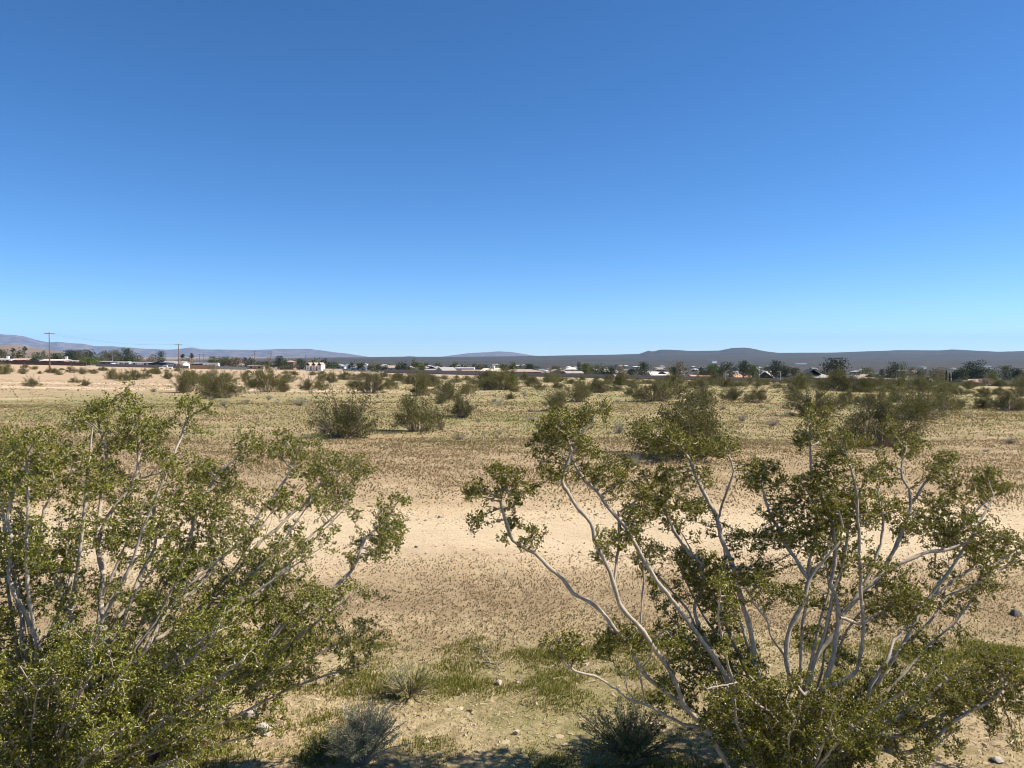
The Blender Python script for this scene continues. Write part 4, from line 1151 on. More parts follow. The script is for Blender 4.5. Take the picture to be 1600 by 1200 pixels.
def put_shrub(protos, px, py, w, h, label, group, i, pw, ph, k=None):
    c = ground_hit(px, py)
    W = w / FPX * c[1] / pw; H = h / FPX * c[1] / ph
    o = copy_tree(protos[(i * 7 + 3) % len(protos) if k is None else k], c - np.array([0, 0, 0.01]), rs.uniform(0, 6.28), (W, W * rs.uniform(0.85, 1.1), H), label, group)
    return o


for i, (px, py, w, h, lab) in enumerate(SHRUBS):
    gd = ground_hit(px, py)[1]
    put_shrub(PROTO_C, px, py, w * 1.06, h, lab or shrub_label(px, w / FPX * gd, gd), CRE, i, 2.0, 1.15)
# the thin far belts, too small to tell apart singly
k = 0
for n, (y0, y1), (p0, p1) in ((75, (120, 250), (560, 1700)), (36, (150, 290), (-60, 560)), (60, (62, 130), (540, 1640))):
    for q in range(n):
        Yd = rs.uniform(y0, y1); px = rs.uniform(p0, p1)
        c = on_ground(px, Yd)
        W = rs.uniform(1.2, 3.0); H = W * rs.uniform(0.38, 0.6)
        copy_tree(PROTO_C[k % 6], c - np.array([0, 0, 0.01]), rs.uniform(0, 6.28), (W / 1.9, W / 1.9, H / 1.15), shrub_label(px, W, Yd), CRE); k += 1

SG = 'grey sagebrush dotted over the plain'
SAGES = [(350, 634, 20, 11), (385, 630, 18, 8), (420, 625, 14, 10), (470, 634, 32, 14), (484, 614, 9, 5), (240, 613, 16, 8), (780, 634, 16, 7), (772, 629, 14, 6), (938, 621, 11, 6), (1157, 637, 9, 6), (1514, 654, 12, 9), (1225, 639, 10, 6), (705, 664, 12, 5), (990, 728, 26, 18), (1000, 716, 20, 8), (1215, 614, 14, 6), (1200, 640, 12, 6), (948, 605, 9, 4), (1330, 664, 14, 8)]
for i, (px, py, w, h) in enumerate(SAGES):
    put_shrub(PROTO_S, px, py, w, h * 1.1, 'small grey-green sagebrush dome on the plain ' + before(px), SG, i, 1.0, 0.5)
DRY = [(507, 678, 40, 22, 'heap of grey dead branches leaning on the upright creosote shrub'), (688, 672, 22, 20, 'bleached straw-coloured dry stalks beside a creosote shrub on pale sand'), (716, 688, 30, 13, None), (748, 660, 10, 7, None), (780, 678, 18, 10, None), (757, 679, 14, 7, None), (830, 659, 24, 12, None), (828, 643, 18, 6, None), (967, 677, 32, 20, 'rounded reddish-brown dry brush on the green slope'), (965, 629, 14, 7, None), (1190, 638, 18, 7, None), (1160, 658, 24, 14, None),
       (1207, 666, 32, 16, 'dark brown dry brush on a pale sandy patch beside the straggly shrub'), (1237, 649, 14, 7, None), (1535, 657, 16, 6, None), (1430, 656, 18, 8, None), (208, 602, 18, 6, None), (180, 612, 6, 5, None), (418, 638, 8, 6, None), (800, 640, 12, 5, None), (820, 620, 12, 6, None), (1540, 706, 16, 6, None), (330, 626, 20, 6, None), (590, 622, 12, 6, None), (820, 615, 12, 5, None), (1130, 640, 18, 8, None)]
for i, (px, py, w, h, lab) in enumerate(DRY):
    put_shrub(PROTO_D, px, py, w, h, lab or 'small brown leafless dry brush on the plain ' + before(px), 'dry brush on the plain', i, 1.0, 0.5)
for q in range(46):                        # stray low plants between the listed ones
    Yd = rs.uniform(17, 62); px = rs.uniform(420, 1640)
    c = on_ground(px, Yd); W = rs.uniform(0.18, 0.55)
    if rs.uniform() < 0.5:
        copy_tree(PROTO_S[q % 2], c, rs.uniform(0, 6.28), (W, W, W * rs.uniform(0.7, 1.1)), 'small grey-green sagebrush dome on the plain ' + before(px), SG)
    else:
        copy_tree(PROTO_D[q % 2], c, rs.uniform(0, 6.28), (W, W, W * rs.uniform(0.6, 1.0)), 'small brown leafless dry brush on the plain ' + before(px), 'dry brush on the plain')
for p in PROTO_C + PROTO_S + PROTO_D:      # the first of each kind stands only as a pattern
    for ch in list(p.children):
        bpy.data.objects.remove(ch)
    bpy.data.objects.remove(p)


def white_branch(px, py, w, h, label, seed):
    r = np.random.default_rng(seed)
    c = ground_hit(px, py)
    s = c[1] / FPX
    mb = MB()
    t = np.linspace(0, 1, 8)[:, None]
    P = np.array([0, 0, 0.0]) + np.concatenate([t * w * s, 0.1 * t, (t ** 1.4) * h * s], 1) + np.cumsum(r.normal(size=(8, 3)) * 0.03, 0) * t
    mb.tube(P, np.linspace(0.035, 0.012, 8), 5)
    for k in (3, 5):
        q = P[k] + np.array([-0.2 * w * s, 0.05, 0.45 * h * s])
        mb.tube(np.array([P[k], (P[k] + q) / 2 + 0.04, q]), [0.02, 0.014, 0.008], 4)
    obj('dead_branch', mb.mesh('dead_branch', M['rock_pale'], True), None, c, label=label, category='branch')


white_branch(572, 618, 10, 13, 'bleached white dead branch at the foot of a creosote shrub', 41)
white_branch(1012, 622, 14, 10, 'bare white curved branch sticking out of a dark creosote shrub', 42)


# ------------------------------------------------------------------ trees
def tree(px, Y, top, base, w_px, kind, label, group='trees among the houses', seed=0, lobes=9):
    """tapered trunk, limbs and a crown of leaf clumps; top/base in picture rows"""
    r = np.random.default_rng(900 + seed)
    c = on_ground(px, Y)
    H = (base - top) / FPX * Y * 1.05
    zt_top = at3(px, top, Y)[2]
    H = max(zt_top - c[2], 2.0)
    W = w_px / FPX * Y
    root = thing('tree', label, 'tree', c, 0, group)
    lm = {'dark': 'tree_dark', 'olive': 'tree_olive', 'green': 'tree_green', 'bare': 'tree_bare', 'pine': 'tree_dark'}[kind]
    mb = MB()
    t = np.linspace(0, 1, 6)[:, None]
    trunk_top = np.array([r.normal() * 0.04 * H, r.normal() * 0.04 * H, H * 0.72])
    P = trunk_top * t + np.cumsum(r.normal(size=(6, 3)) * 0.012 * H, 0) * t
    P[0, 2] = -0.2
    mb.tube(P, np.linspace(0.032, 0.010, 6) * H, 6)
    cl = []
    for i in range(lobes):
        f = r.uniform(0.22, 1.0)
        prof = (math.sin(min(1, f * 1.05) * math.pi * 0.92) ** 0.6) if kind != 'pine' else (1.15 - f * 0.8)
        a = r.uniform(0, 6.28)
        rad = W * 0.36 * prof * r.uniform(0.2, 1.05)
        ctr = np.array([math.cos(a) * rad, math.sin(a) * rad, H * (0.2 + 0.66 * f)])
        sz = np.array([W * 0.16, W * 0.16, H * 0.11]) * r.uniform(0.7, 1.3)
        cl.append((ctr, sz))
        p0 = np.array([np.interp(min(0.95, f * 0.75), t[:, 0], P[:, d]) for d in range(3)])
        mb.tube(np.array([p0, (p0 + ctr) / 2 + np.array([0, 0, -0.02 * H]), ctr]), [0.012 * H, 0.008 * H, 0.004 * H], 4, cap=False)
    cl.append((np.array([trunk_top[0], trunk_top[1], H * 0.9]), np.array([W * 0.13, W * 0.13, H * 0.07])))
    obj('trunk', mb.mesh('trunk', M['trunk'], True), root)
    n = 72 if kind != 'bare' else 45
    C = np.concatenate([p + np.clip(r.normal(size=(n, 3)), -1.8, 1.8) * s for p, s in cl])
    C[:, 2] = np.clip(C[:, 2], H * 0.08, H)
    V, F = leaves(C, 0.11 * W ** 0.5 * 2, 0.07 * W ** 0.5 * 2, r, 0.25, 0.4)
    obj('crown', mesh_np('crown', V, F, M[lm]), root, kind='stuff')
    return root


def cypress(px, Y, top, w_px, seed, label, group):
    r = np.random.default_rng(seed)
    c = on_ground(px, Y)
    H = at3(px, top, Y)[2] - c[2]; W = w_px / FPX * Y * 0.5
    root = thing('cypress_tree', label, 'tree', c, 0, group)
    mb = MB(); mb.tube(np.array([[0, 0, -0.2], [0, 0, H * 0.5], [0, 0, H * 0.92]]), [0.14, 0.1, 0.03], 6)
    obj('trunk', mb.mesh('trunk', M['trunk'], True), root)
    n = 700
    f = r.uniform(0.05, 1, n); a = r.uniform(0, 6.28, n)
    rad = W * np.sin(np.clip(f * 0.93 + 0.07, 0, 1) * math.pi) ** 0.5 * r.uniform(0.3, 1, n)
    C = np.stack([np.cos(a) * rad, np.sin(a) * rad, f * H], 1)
    V, F = leaves(C, 0.6, 0.22, r, 0.2, 2.0)
    obj('crown', mesh_np('crown', V, F, M['tree_dark']), root, kind='stuff')


def palm(px, Y, top, w_px, label, seed):
    r = np.random.default_rng(seed)
    c = on_ground(px, Y)
    H = at3(px, top, Y)[2] - c[2]; W = w_px / FPX * Y * 0.5
    root = thing('palm_tree', label, 'palm tree', c, 0, 'fan palms')
    ch = H - W * 0.6
    mb = MB(); t = np.linspace(0, 1, 7)[:, None]
    P = np.array([0.2, 0.1, ch]) * t + np.array([0, 0, -0.2]) * (1 - t)
    mb.tube(P, np.linspace(0.34, 0.2, 7), 7)
    obj('trunk', mb.mesh('trunk', M['tree_bare'], True), root)
    mb = MB()
    for i in range(46):
        a = r.uniform(0, 6.28); e = r.uniform(-1.1, 1.25)
        d = np.array([math.cos(a) * math.cos(e), math.sin(a) * math.cos(e), math.sin(e)])
        s = np.array([-math.sin(a), math.cos(a), 0]) * W * 0.22
        L = W * r.uniform(0.75, 1.05)
        p0 = P[-1]; p1 = p0 + d * L * 0.55; p2 = p0 + d * L + np.array([0, 0, -0.18 * L])
        mb.add([p0, p1 - s, p2, p1 + s], [(0, 1, 2, 3)])
    for i in range(40):                     # skirt of dead fronds
        a = r.uniform(0, 6.28)
        d = np.array([math.cos(a), math.sin(a), 0]); s = np.array([-math.sin(a), math.cos(a), 0]) * 0.2
        p0 = P[-1] + np.array([0, 0, -r.uniform(0, W * 0.7)])
        mb.add([p0 + d * 0.15, p0 + d * 0.6 - s + np.array([0, 0, -0.5]), p0 + d * 0.5 + np.array([0, 0, -1.1]), p0 + d * 0.6 + s + np.array([0, 0, -0.5])], [(0, 1, 2, 3)])
    obj('crown', mb.mesh('crown', M['tree_olive']), root, kind='stuff')


palm(20, 560, 543, 10, 'fan palm with pale trunk behind the white house with chimney', 51)
palm(39, 560, 541, 10, 'taller fan palm with pale trunk rising behind the pinkish roof', 52)
palm(285, 520, 553, 11, 'shaggy palm standing behind the grey-roofed house', 53)
palm(299, 520, 552, 11, 'shaggy palm next to another behind the parked motorhome', 54)

TR = [  # px, distance, top, base, width, kind, label
    (3, 520, 546, 566, 20, 'olive'), (53, 412, 560, 572, 12, 'dark'), (60, 600, 551, 563, 28, 'olive'), (69, 640, 548, 562, 8, 'dark'), (88, 640, 552, 563, 26, 'olive'), (110, 470, 547, 568, 22, 'dark'), (124, 500, 547, 568, 20, 'olive'), (137, 520, 546, 570, 22, 'dark'), (140, 440, 559, 571, 30, 'green'), (158, 480, 557, 570, 22, 'olive'),
    (165, 560, 548, 568, 24, 'olive'), (180, 560, 547, 568, 18, 'olive'), (198, 500, 544, 568, 24, 'dark'), (203, 470, 556, 569, 26, 'dark'), (220, 620, 553, 566, 14, 'bare'), (240, 640, 554, 565, 20, 'bare'), (252, 620, 549, 566, 14, 'dark'), (292, 470, 560, 576, 22, 'bare'), (333, 520, 557, 574, 20, 'green'), (350, 470, 558, 577, 26, 'olive'), (368, 470, 559, 577, 28, 'bare'), (383, 760, 559, 572, 8, 'dark'), (405, 640, 565, 575, 18, 'olive'),
    (418, 560, 565, 576, 16, 'dark'), (436, 520, 557, 577, 18, 'dark'), (452, 470, 570, 580, 24, 'olive'), (468, 520, 561, 578, 16, 'dark'), (560, 620, 568, 578, 12, 'dark'), (590, 620, 571, 579, 16, 'dark'), (603, 620, 571, 580, 10, 'dark'), (624, 620, 571, 580, 12, 'dark'), (636, 600, 572, 581, 14, 'dark'), (660, 560, 571, 583, 14, 'green'), (648, 520, 575, 584, 14, 'bare'), (750, 560, 570, 582, 14, 'olive'), (786, 440, 570, 584, 18, 'dark'), (798, 450, 572, 584, 14, 'dark'),
    (827, 480, 569, 584, 18, 'dark'), (868, 520, 572, 585, 20, 'olive'), (905, 470, 567, 588, 7, 'pine'), (916, 460, 569, 589, 18, 'green'), (930, 450, 572, 590, 16, 'olive'), (943, 400, 583, 591, 18, 'dark'), (956, 400, 573, 591, 13, 'dark'), (968, 420, 574, 592, 12, 'bare'), (987, 420, 578, 592, 14, 'dark'), (1004, 405, 567, 592, 18, 'dark'), (1053, 400, 575, 592, 14, 'dark'), (1061, 430, 566, 592, 20, 'bare'), (1097, 480, 579, 592, 10, 'dark'),
    (1113, 430, 570, 593, 22, 'green'), (1129, 410, 567, 593, 12, 'dark'), (1141, 405, 567, 594, 16, 'dark'), (1162, 385, 565, 597, 18, 'dark'), (1176, 400, 572, 594, 18, 'green'), (1198, 520, 574, 588, 10, 'dark'), (1213, 385, 564, 597, 20, 'pine'), (1226, 390, 573, 597, 20, 'dark'), (1239, 392, 576, 597, 16, 'olive'), (1263, 375, 583, 597, 14, 'olive'), (1305, 382, 561, 597, 34, 'dark'), (1355, 560, 576, 592, 20, 'olive'), (1378, 520, 578, 592, 10, 'dark'),
    (1398, 400, 567, 596, 22, 'dark'), (1413, 410, 567, 597, 14, 'olive'), (1424, 430, 575, 596, 14, 'olive'), (1440, 520, 578, 592, 18, 'olive'), (1460, 500, 577, 593, 24, 'olive'), (1472, 480, 576, 594, 18, 'bare'), (1443, 380, 592, 602, 12, 'green'), (1470, 380, 593, 602, 10, 'green'), (1504, 420, 577, 597, 18, 'dark'), (1518, 430, 566, 595, 26, 'dark'), (1532, 425, 564, 595, 26, 'dark'), (1548, 430, 579, 597, 14, 'olive'), (1555, 400, 580, 599, 16, 'green'),
    (1572, 470, 572, 594, 24, 'dark'), (1590, 440, 577, 597, 18, 'dark'), (1540, 385, 593, 602, 20, 'bare'), (1597, 380, 589, 604, 24, 'olive'), (1618, 400, 578, 600, 24, 'dark'), (1640, 420, 580, 600, 24, 'olive'), (1500, 378, 594, 603, 14, 'green'),
]
KL = {'dark': 'dark green broad-crowned tree standing among the houses', 'olive': 'dusty olive-green tree standing among the houses', 'green': 'yellow-green leafy tree standing among the houses', 'bare': 'thin brownish half-bare tree standing among the houses', 'pine': 'tall dark pointed conifer standing among the houses'}
SPEC = {1305: 'largest dark pine with visible trunk beside the big two-level dark house', 1213: 'tall dark conifer between the steep-roofed dark house and the two-level one', 1162: 'dark pine with bare trunk beside the orange roof', 1532: 'huge dark wide-crowned tree behind the row of cypresses', 1198 - 0: None, 198: 'tall layered dark pine behind the small white gabled house', 1398: 'dense dark tree behind the flat beige house', 368: 'tan half-bare tree with dark base behind the wooden fence', 110: 'dark bushy tree at the end of the long brown wall'}
ANCH = [(0, 'the white chimney house'), (36, 'the pinkish roof'), (60, 'the tiny white gable'), (89, 'the wide pale roof'), (114, 'the cream end wall'), (140, 'the end of the brown wall'), (172, 'the round white tank'), (200, 'the small white gabled house'), (224, 'the white garage doors'), (252, 'the slate-blue gable'), (285, 'the second utility pole'), (331, 'the motorhome'), (360, 'the wooden fence end'), (398, 'the double-armed pole'), (435, 'the brick-red house'), (478, 'the three-gabled building'), (560, 'the thin distant poles'), (610, 'the start of the dark wall'), (678, 'the pale gabled house'), (737, 'the flat white roof'), (790, 'the cream house'), (830, 'the long tan roof'), (880, 'the orange-pink house'), (918, 'the dark wall'), (950, 'the half-hidden white house'), (985, 'the small cream box house'), (1040, 'the pale weathered roof'), (1092, 'the orange-pink tiles'), (1125, 'the tan lamp post'), (1165, 'the bright orange roof'), (1197, 'the steep dark house'), (1235, 'the grey street lamp'), (1272, 'the two-level dark house'), (1348, 'the brick house'), (1380, 'the low dark house'), (1415, 'the flat beige house'), (1445, 'the little white shed'), (1487, 'the cypress row'), (1520, 'the pinkish roof by the big tree'), (1560, 'the parked cars'), (1600, 'the car parked apart')]


def near_what(px):
    return min(ANCH, key=lambda a: abs(a[0] - px))[1]


for i, (px, Yd, tp, bs, w, kd) in enumerate(TR):
    lab = SPEC.get(px) if px != 198 or kd == 'dark' else None
    tree(px, Yd, tp - (1.5 if px > 900 else 0.5), bs, w * (1.4 if px > 900 else 1.2), kd, lab or KL[kd].replace('standing among the houses', ('behind ' if Yd > 430 else 'beside ') + near_what(px)), 'trees among the houses', i, 16 if w > 16 else 10)
for i, (px, tp) in enumerate(((1479, 579), (1484, 583), (1489, 581), (1492, 579), (1495.5, 578.5))):
    cypress(px, 385, tp, 3.4, 70 + i, 'slim dark columnar cypress in a tight row beside the block wall', 'row of cypresses')


# ------------------------------------------------------------------ houses
def wall_with(mb, w, d, h):
    mb.box((-w / 2, -d / 2, -0.6), (w / 2, d / 2, h))


def house(px, Y, w_px, top, eave, dep, roof, wallm, roofm, label, rot=0.0, wins=3, name='house', chimney=None, over=0.45, door=True, garage=None, base_lift=0.0, wing=None):
    """one-storey house: walls, pitched roof, windows, door; top/eave in picture rows"""
    c = on_ground(px, Y)
    c[2] += base_lift
    W = w_px / FPX * Y
    ztop = at3(px, top, Y)[2] - c[2]; zev = at3(px, eave, Y)[2] - c[2]
    zev = max(zev, 2.3); ztop = max(ztop, zev + 0.25)
    root = thing(name, label, 'house' if name == 'house' else name.split('_')[-1], c, rot, None)
    mb = MB(); wall_with(mb, W, dep, zev)
    if roof == 'gable_front':
        mb.prism([(-W / 2, zev - 0.001), (W / 2, zev - 0.001), (0, ztop - 0.15)], -dep / 2, dep / 2)
    elif roof == 'gable_side':
        V = [(-W / 2, -dep / 2, zev), (-W / 2, dep / 2, zev), (-W / 2, 0, ztop - 0.15), (W / 2, -dep / 2, zev), (W / 2, dep / 2, zev), (W / 2, 0, ztop - 0.15)]
        mb.add(V, [(0, 2, 1), (3, 4, 5)])
    obj('wall', mb.mesh('wall', wallm), root)
    mb = MB()
    o = over; th = 0.18
    if roof == 'gable_front':
        sl = (ztop - zev) / (W / 2)
        mb.prism([(-W / 2 - o, zev - o * sl), (0, ztop), (W / 2 + o, zev - o * sl), (W / 2 + o, zev - o * sl + th), (0, ztop + th), (-W / 2 - o, zev - o * sl + th)], -dep / 2 - o, dep / 2 + o)
    elif roof == 'gable_side':
        sl = (ztop - zev) / (dep / 2)
        y0 = -dep / 2 - o; z0 = zev - o * sl
        x0, x1 = -W / 2 - o, W / 2 + o
        for q in (0, 1):
            s = 1 if q == 0 else -1
            V = [(x0, s * y0, z0), (x1, s * y0, z0), (x1, 0, ztop), (x0, 0, ztop), (x0, s * y0, z0 + th), (x1, s * y0, z0 + th), (x1, 0, ztop + th), (x0, 0, ztop + th)]
            mb.add(V, [(3, 2, 1, 0), (4, 5, 6, 7), (0, 1, 5, 4), (1, 2, 6, 5), (2, 3, 7, 6), (3, 0, 4, 7)])
    elif roof == 'hip':
        x0, y0 = W / 2 + o, dep / 2 + o
        rx = max(W / 2 - dep / 2, 0.3)
        V = [(-x0, -y0, zev), (x0, -y0, zev), (x0, y0, zev), (-x0, y0, zev), (-x0, -y0, zev + th), (x0, -y0, zev + th), (x0, y0, zev + th), (-x0, y0, zev + th), (-rx, 0, ztop + th), (rx, 0, ztop + th)]
        mb.add(V, [(3, 2, 1, 0), (0, 1, 5, 4), (1, 2, 6, 5), (2, 3, 7, 6), (3, 0, 4, 7), (4, 5, 9, 8), (6, 7, 8, 9)])
        mb.add([V[5], V[6], V[9], V[7], V[4], V[8]], [(0, 1, 2), (3, 4, 5)])
    else:   # flat
        mb.box((-W / 2 - o * 0.5, -dep / 2 - o * 0.5, zev + 0.002), (W / 2 + o * 0.5, dep / 2 + o * 0.5, max(ztop, zev + 0.3)))
    rf = obj('roof', mb.mesh('roof', roofm), root)
    if chimney is not None:
        mb = MB(); cx = chimney * W / 2
        mb.box((cx - 0.6, -0.5, zev), (cx + 0.6, 0.5, ztop + 1.5)); mb.box((cx - 0.7, -0.6, ztop + 1.5), (cx + 0.7, 0.6, ztop + 1.65))
        obj('chimney', mb.mesh('chimney', M['white']), rf)
    xs = np.linspace(-W / 2, W / 2, wins + 3)[1:-1]
    for i, xw in enumerate(xs):
        mb = MB()
        if i == len(xs) // 2 and door:
            mb.box((xw - 0.5, -dep / 2 - 0.05, 0.0), (xw + 0.5, -dep / 2 + 0.03, min(2.1, zev - 0.15)))
            obj('door', mb.mesh('door', M['brown']), root)
            continue
        ww = min(0.8, W / (wins + 2) * 0.35)
        mb.box((xw - ww, -dep / 2 - 0.03, 0.9), (xw + ww, -dep / 2 + 0.03, min(2.1, zev - 0.2)))
        wd = obj('window', mb.mesh('window', M['glass']), root)
        mb = MB()
        mb.box((xw - ww - 0.1, -dep / 2 - 0.07, 0.8), (xw + ww + 0.1, -dep / 2 - 0.033, 0.9))
        obj('sill', mb.mesh('sill', M['white']), wd)
    if garage is not None:
        g0, g1, gm = garage
        mb = MB(); mb.box((g0 * W / 2, -dep / 2 - 0.06, 0.0), (g1 * W / 2, -dep / 2 + 0.02, min(2.4, zev - 0.1)))
        obj('garage_door', mb.mesh('garage_door', M[gm]), root)
    if wing is not None:      # a raised front gable
        a, b, zt2, wm, rm = wing
        x0, x1 = a * W / 2, b * W / 2; xm = (x0 + x1) / 2
        z2 = at3(px, zt2, Y)[2] - c[2]; ze = zev + (z2 - zev) * 0.45
        mb = MB(); mb.box((x0 + 0.3, -dep * 0.3, zev * 0.5), (x1 - 0.3, dep * 0.3, ze)); mb.prism([(x0 + 0.3, ze - 0.001), (x1 - 0.3, ze - 0.001), (xm, z2 - 0.2)], -dep * 0.3, dep * 0.3)
        obj('upper_wall', mb.mesh('upper_wall', M[wm]), root)
        mb = MB(); mb.prism([(x0 - 0.4, ze - 0.25), (xm, z2), (x1 + 0.4, ze - 0.25), (x1 + 0.4, ze), (xm, z2 + 0.22), (x0 - 0.4, ze)], -dep * 0.3 - 0.5, dep * 0.3 + 0.5)
        obj('upper_roof', mb.mesh('upper_roof', M[rm]), root)
    return root


house(13, 425, 22, 563.5, 566, 9, 'hip', M['white'], M['white'], 'low white-roofed house with a white block chimney behind the long brown wall', 0.1, 2, chimney=0.0)
house(-4, 430, 20, 560, 566, 9, 'gable_side', M['grey'], M['roofgrey'], 'grey-roofed house at the end of the long brown wall, beside the white chimney', 0.1, 2)
house(36, 428, 22, 560.5, 564.5, 10, 'gable_side', M['brown'], M['pink'], 'brown house with pinkish sloping roof below the taller palm', 0.25, 2)
house(60, 424, 8, 561.5, 565, 5, 'gable_front', M['white'], M['slate'], 'tiny white gabled house squeezed beside a dark round tree', 0.3, 1)
house(70, 430, 14, 564, 566, 8, 'gable_side', M['grey'], M['slate'], 'low slate-roofed house between the tiny white gable and utility pole', 0.0, 2)
house(89, 425, 34, 561.8, 565.5, 11, 'gable_side', M['brown'], M['roofpale'], 'wide house with pale whitish roof behind the tall brown utility pole', 0.12, 3, chimney=0.85)
house(114, 420, 15, 564, 567, 8, 'gable_side', M['cream'], M['grey'], 'small grey-roofed house with a sunlit cream end wall', 0.5, 1)
house(169, 420, 15, 567, 569, 6, 'gable_side', M['slate'], M['grey'], 'low grey shed with slate walls beside the round white tank', 0.0, 1, 'shed')
house(188, 415, 12, 566.3, 568.5, 7, 'gable_side', M['white'], M['grey'], 'grey-roofed cottage with a bright white end wall', 0.7, 1)
house(200.5, 415, 9, 565.8, 569, 7, 'gable_front', M['white'], M['white'], 'small white gabled house with dark eaves line below the layered pine', 0.2, 1, over=0.2)
house(224, 415, 28, 566, 569.5, 9, 'gable_side', M['white'], M['grey'], 'white house with two white garage doors and grey roof', 0.05, 3, garage=(-0.3, 0.25, 'white'))
house(252, 410, 28, 566, 571.5, 9, 'gable_front', M['slate'], M['slate'], 'dark slate-blue gabled house behind the white pickup', 0.0, 2)
house(277, 425, 28, 564.5, 571, 10, 'gable_side', M['white'], M['roofgrey'], 'white-walled house with wide tan-grey roof beside the second utility pole', 0.0, 3)
house(313, 415, 18, 570.5, 573, 7, 'gable_side', M['shadedarkwall'], M['roofdark'], 'low dark-roofed outbuilding behind the wooden fence', 0.0, 1)
house(402, 560, 26, 571.5, 574, 9, 'gable_side', M['tan'], M['rooftan'], 'low tan-roofed house beside the double-armed utility pole', 0.0, 2)
house(392, 900, 22, 568, 570.5, 11, 'hip', M['tan'], M['roofpale'], 'pale-roofed house far behind the double-armed utility pole', 0.0, 2)
house(454, 640, 14, 563.5, 566, 9, 'hip', M['brick'], M['rooftan'], 'brick-red house with flat-looking roof between two dark round trees', 0.0, 2)
house(697, 470, 22, 574, 580, 10, 'gable_side', M['grey'], M['roofgrey'], 'grey house with a sloping grey roof next to the pale gabled one', 0.5, 2)
house(678, 480, 27, 573.2, 578.5, 10, 'hip', M['white'], M['grey'], 'pale house with grey gabled roof at the end of the long dark wall', 0.0, 3, wing=(-0.7, 0.3, 572.6, 'white', 'grey'))
house(726, 520, 30, 574.5, 576.2, 14, 'flat', M['tan'], M['white'], 'flat white-roofed building with dark tan walls', 0.0, 4)
house(737, 440, 28, 578, 582, 8, 'gable_side', M['tan'], M['rooftan'], 'low tan house in front of the flat white-roofed building', 0.0, 2)
house(768, 430, 25, 575.6, 579.5, 9, 'gable_side', M['cream'], M['cream'], 'bright cream-coloured house with cream roof', -0.35, 2, chimney=0.3)
house(815, 425, 60, 577.4, 584, 11, 'hip', M['brown'], M['rooftan'], 'long house with a wide tan hip roof above the dark wall', 0.0, 5)
house(793, 560, 12, 575.8, 577.5, 9, 'flat', M['white'], M['white'], 'flat white building showing just above the long tan hip roof', 0.0, 1)
house(846, 450, 9, 576.8, 577.6, 6, 'flat', M['white'], M['white'], 'small bright white boxy house at the end of the long tan roof', 0.0, 1)
house(868, 430, 24, 577.2, 583, 9, 'gable_front', M['pink'], M['rooftan'], 'pinkish house with a tan front gable above the dark wall', 0.15, 2)
house(895, 425, 26, 580.2, 584, 9, 'gable_side', M['orange'], M['roofgrey'], 'orange-pink house with grey roof next to the pinkish gabled one', 0.2, 3)
house(893, 520, 20, 573.8, 577.5, 10, 'hip', M['grey'], M['roofpale'], 'house with a pale grey hip roof rising behind the orange-pink one', 0.0, 2)
house(945, 520, 14, 577.5, 581, 9, 'hip', M['white'], M['roofpale'], 'white house half hidden behind dark round trees', 0.0, 2)
house(979, 470, 10, 577.8, 580, 8, 'flat', M['cream'], M['white'], 'small cream boxy house between dark trees', 0.0, 1)
house(1030, 420, 32, 581.5, 587.5, 9, 'gable_side', M['grey'], M['roofpale'], 'house with pale weathered roof and dark lean-to between dark trees', 0.1, 3, wing=(-0.2, 0.5, 580.8, 'slate', 'roofdark'))
house(1092, 430, 30, 586, 589.5, 9, 'gable_side', M['pink'], M['orange'], 'low house with an orange-pink tiled roof, partly behind a block wall', 0.1, 2)
house(1159, 440, 26, 586.5, 591, 9, 'gable_side', M['pink'], M['orange'], 'low house with bright orange roof behind the dark pine', 0.0, 2)
house(1197, 395, 20, 580.8, 593, 8, 'gable_side', M['shadedarkwall'], M['roofgrey'], 'steep-roofed dark house with a light grey roof slope', 1.1, 1)
house(1272, 400, 62, 584.5, 590.5, 13, 'hip', M['shadedarkwall'], M['roofgrey'], 'big dark two-level house with wide grey roof and raised front gable', 0.0, 5, wing=(-0.55, 0.15, 577.5, 'greywall', 'slate'), garage=(-0.6, -0.35, 'grey'))  # front turned from the sun: its shade is put into the wall colour
house(1348, 410, 34, 585.3, 591.5, 10, 'hip', M['brick'], M['rooftan'], 'brown brick house with tan hip roof beside the largest pine', 0.0, 3, wing=(-0.05, 0.75, 585, 'brick', 'rooftan'))
house(1378, 405, 24, 591.5, 594.5, 9, 'gable_side', M['shadedarkwall'], M['rooftan'], 'low dark house with brown roof and white posts behind the wall', 0.0, 2)
house(1408, 385, 21, 592, 596.5, 8, 'flat', M['brown'], M['beige'], 'flat-roofed beige house with a thick pale fascia', 0.0, 2)
house(1432, 395, 12, 590.5, 594.5, 7, 'gable_front', M['grey'], M['roofgrey'], 'small grey gabled house beside the flat beige one', 0.2, 1)
house(1450, 392, 9, 592, 596.5, 6, 'gable_side', M['white'], M['roofpale'], 'little white-roofed shed among yellow-green bushes', 0.0, 1, 'shed')
house(1508, 395, 16, 594.5, 599.5, 7, 'gable_side', M['pink'], M['rooftan'], 'low tan-roofed house just beyond the cypresses', 0.0, 1)
house(1524, 400, 18, 593, 598, 8, 'gable_side', M['grey'], M['pink'], 'grey-walled house with pinkish roof in front of the huge dark tree', -0.2, 2)
house(1573, 410, 32, 595.5, 599.5, 9, 'hip', M['slate'], M['grey'], 'low slate-coloured house behind the parked cars', 0.0, 3)


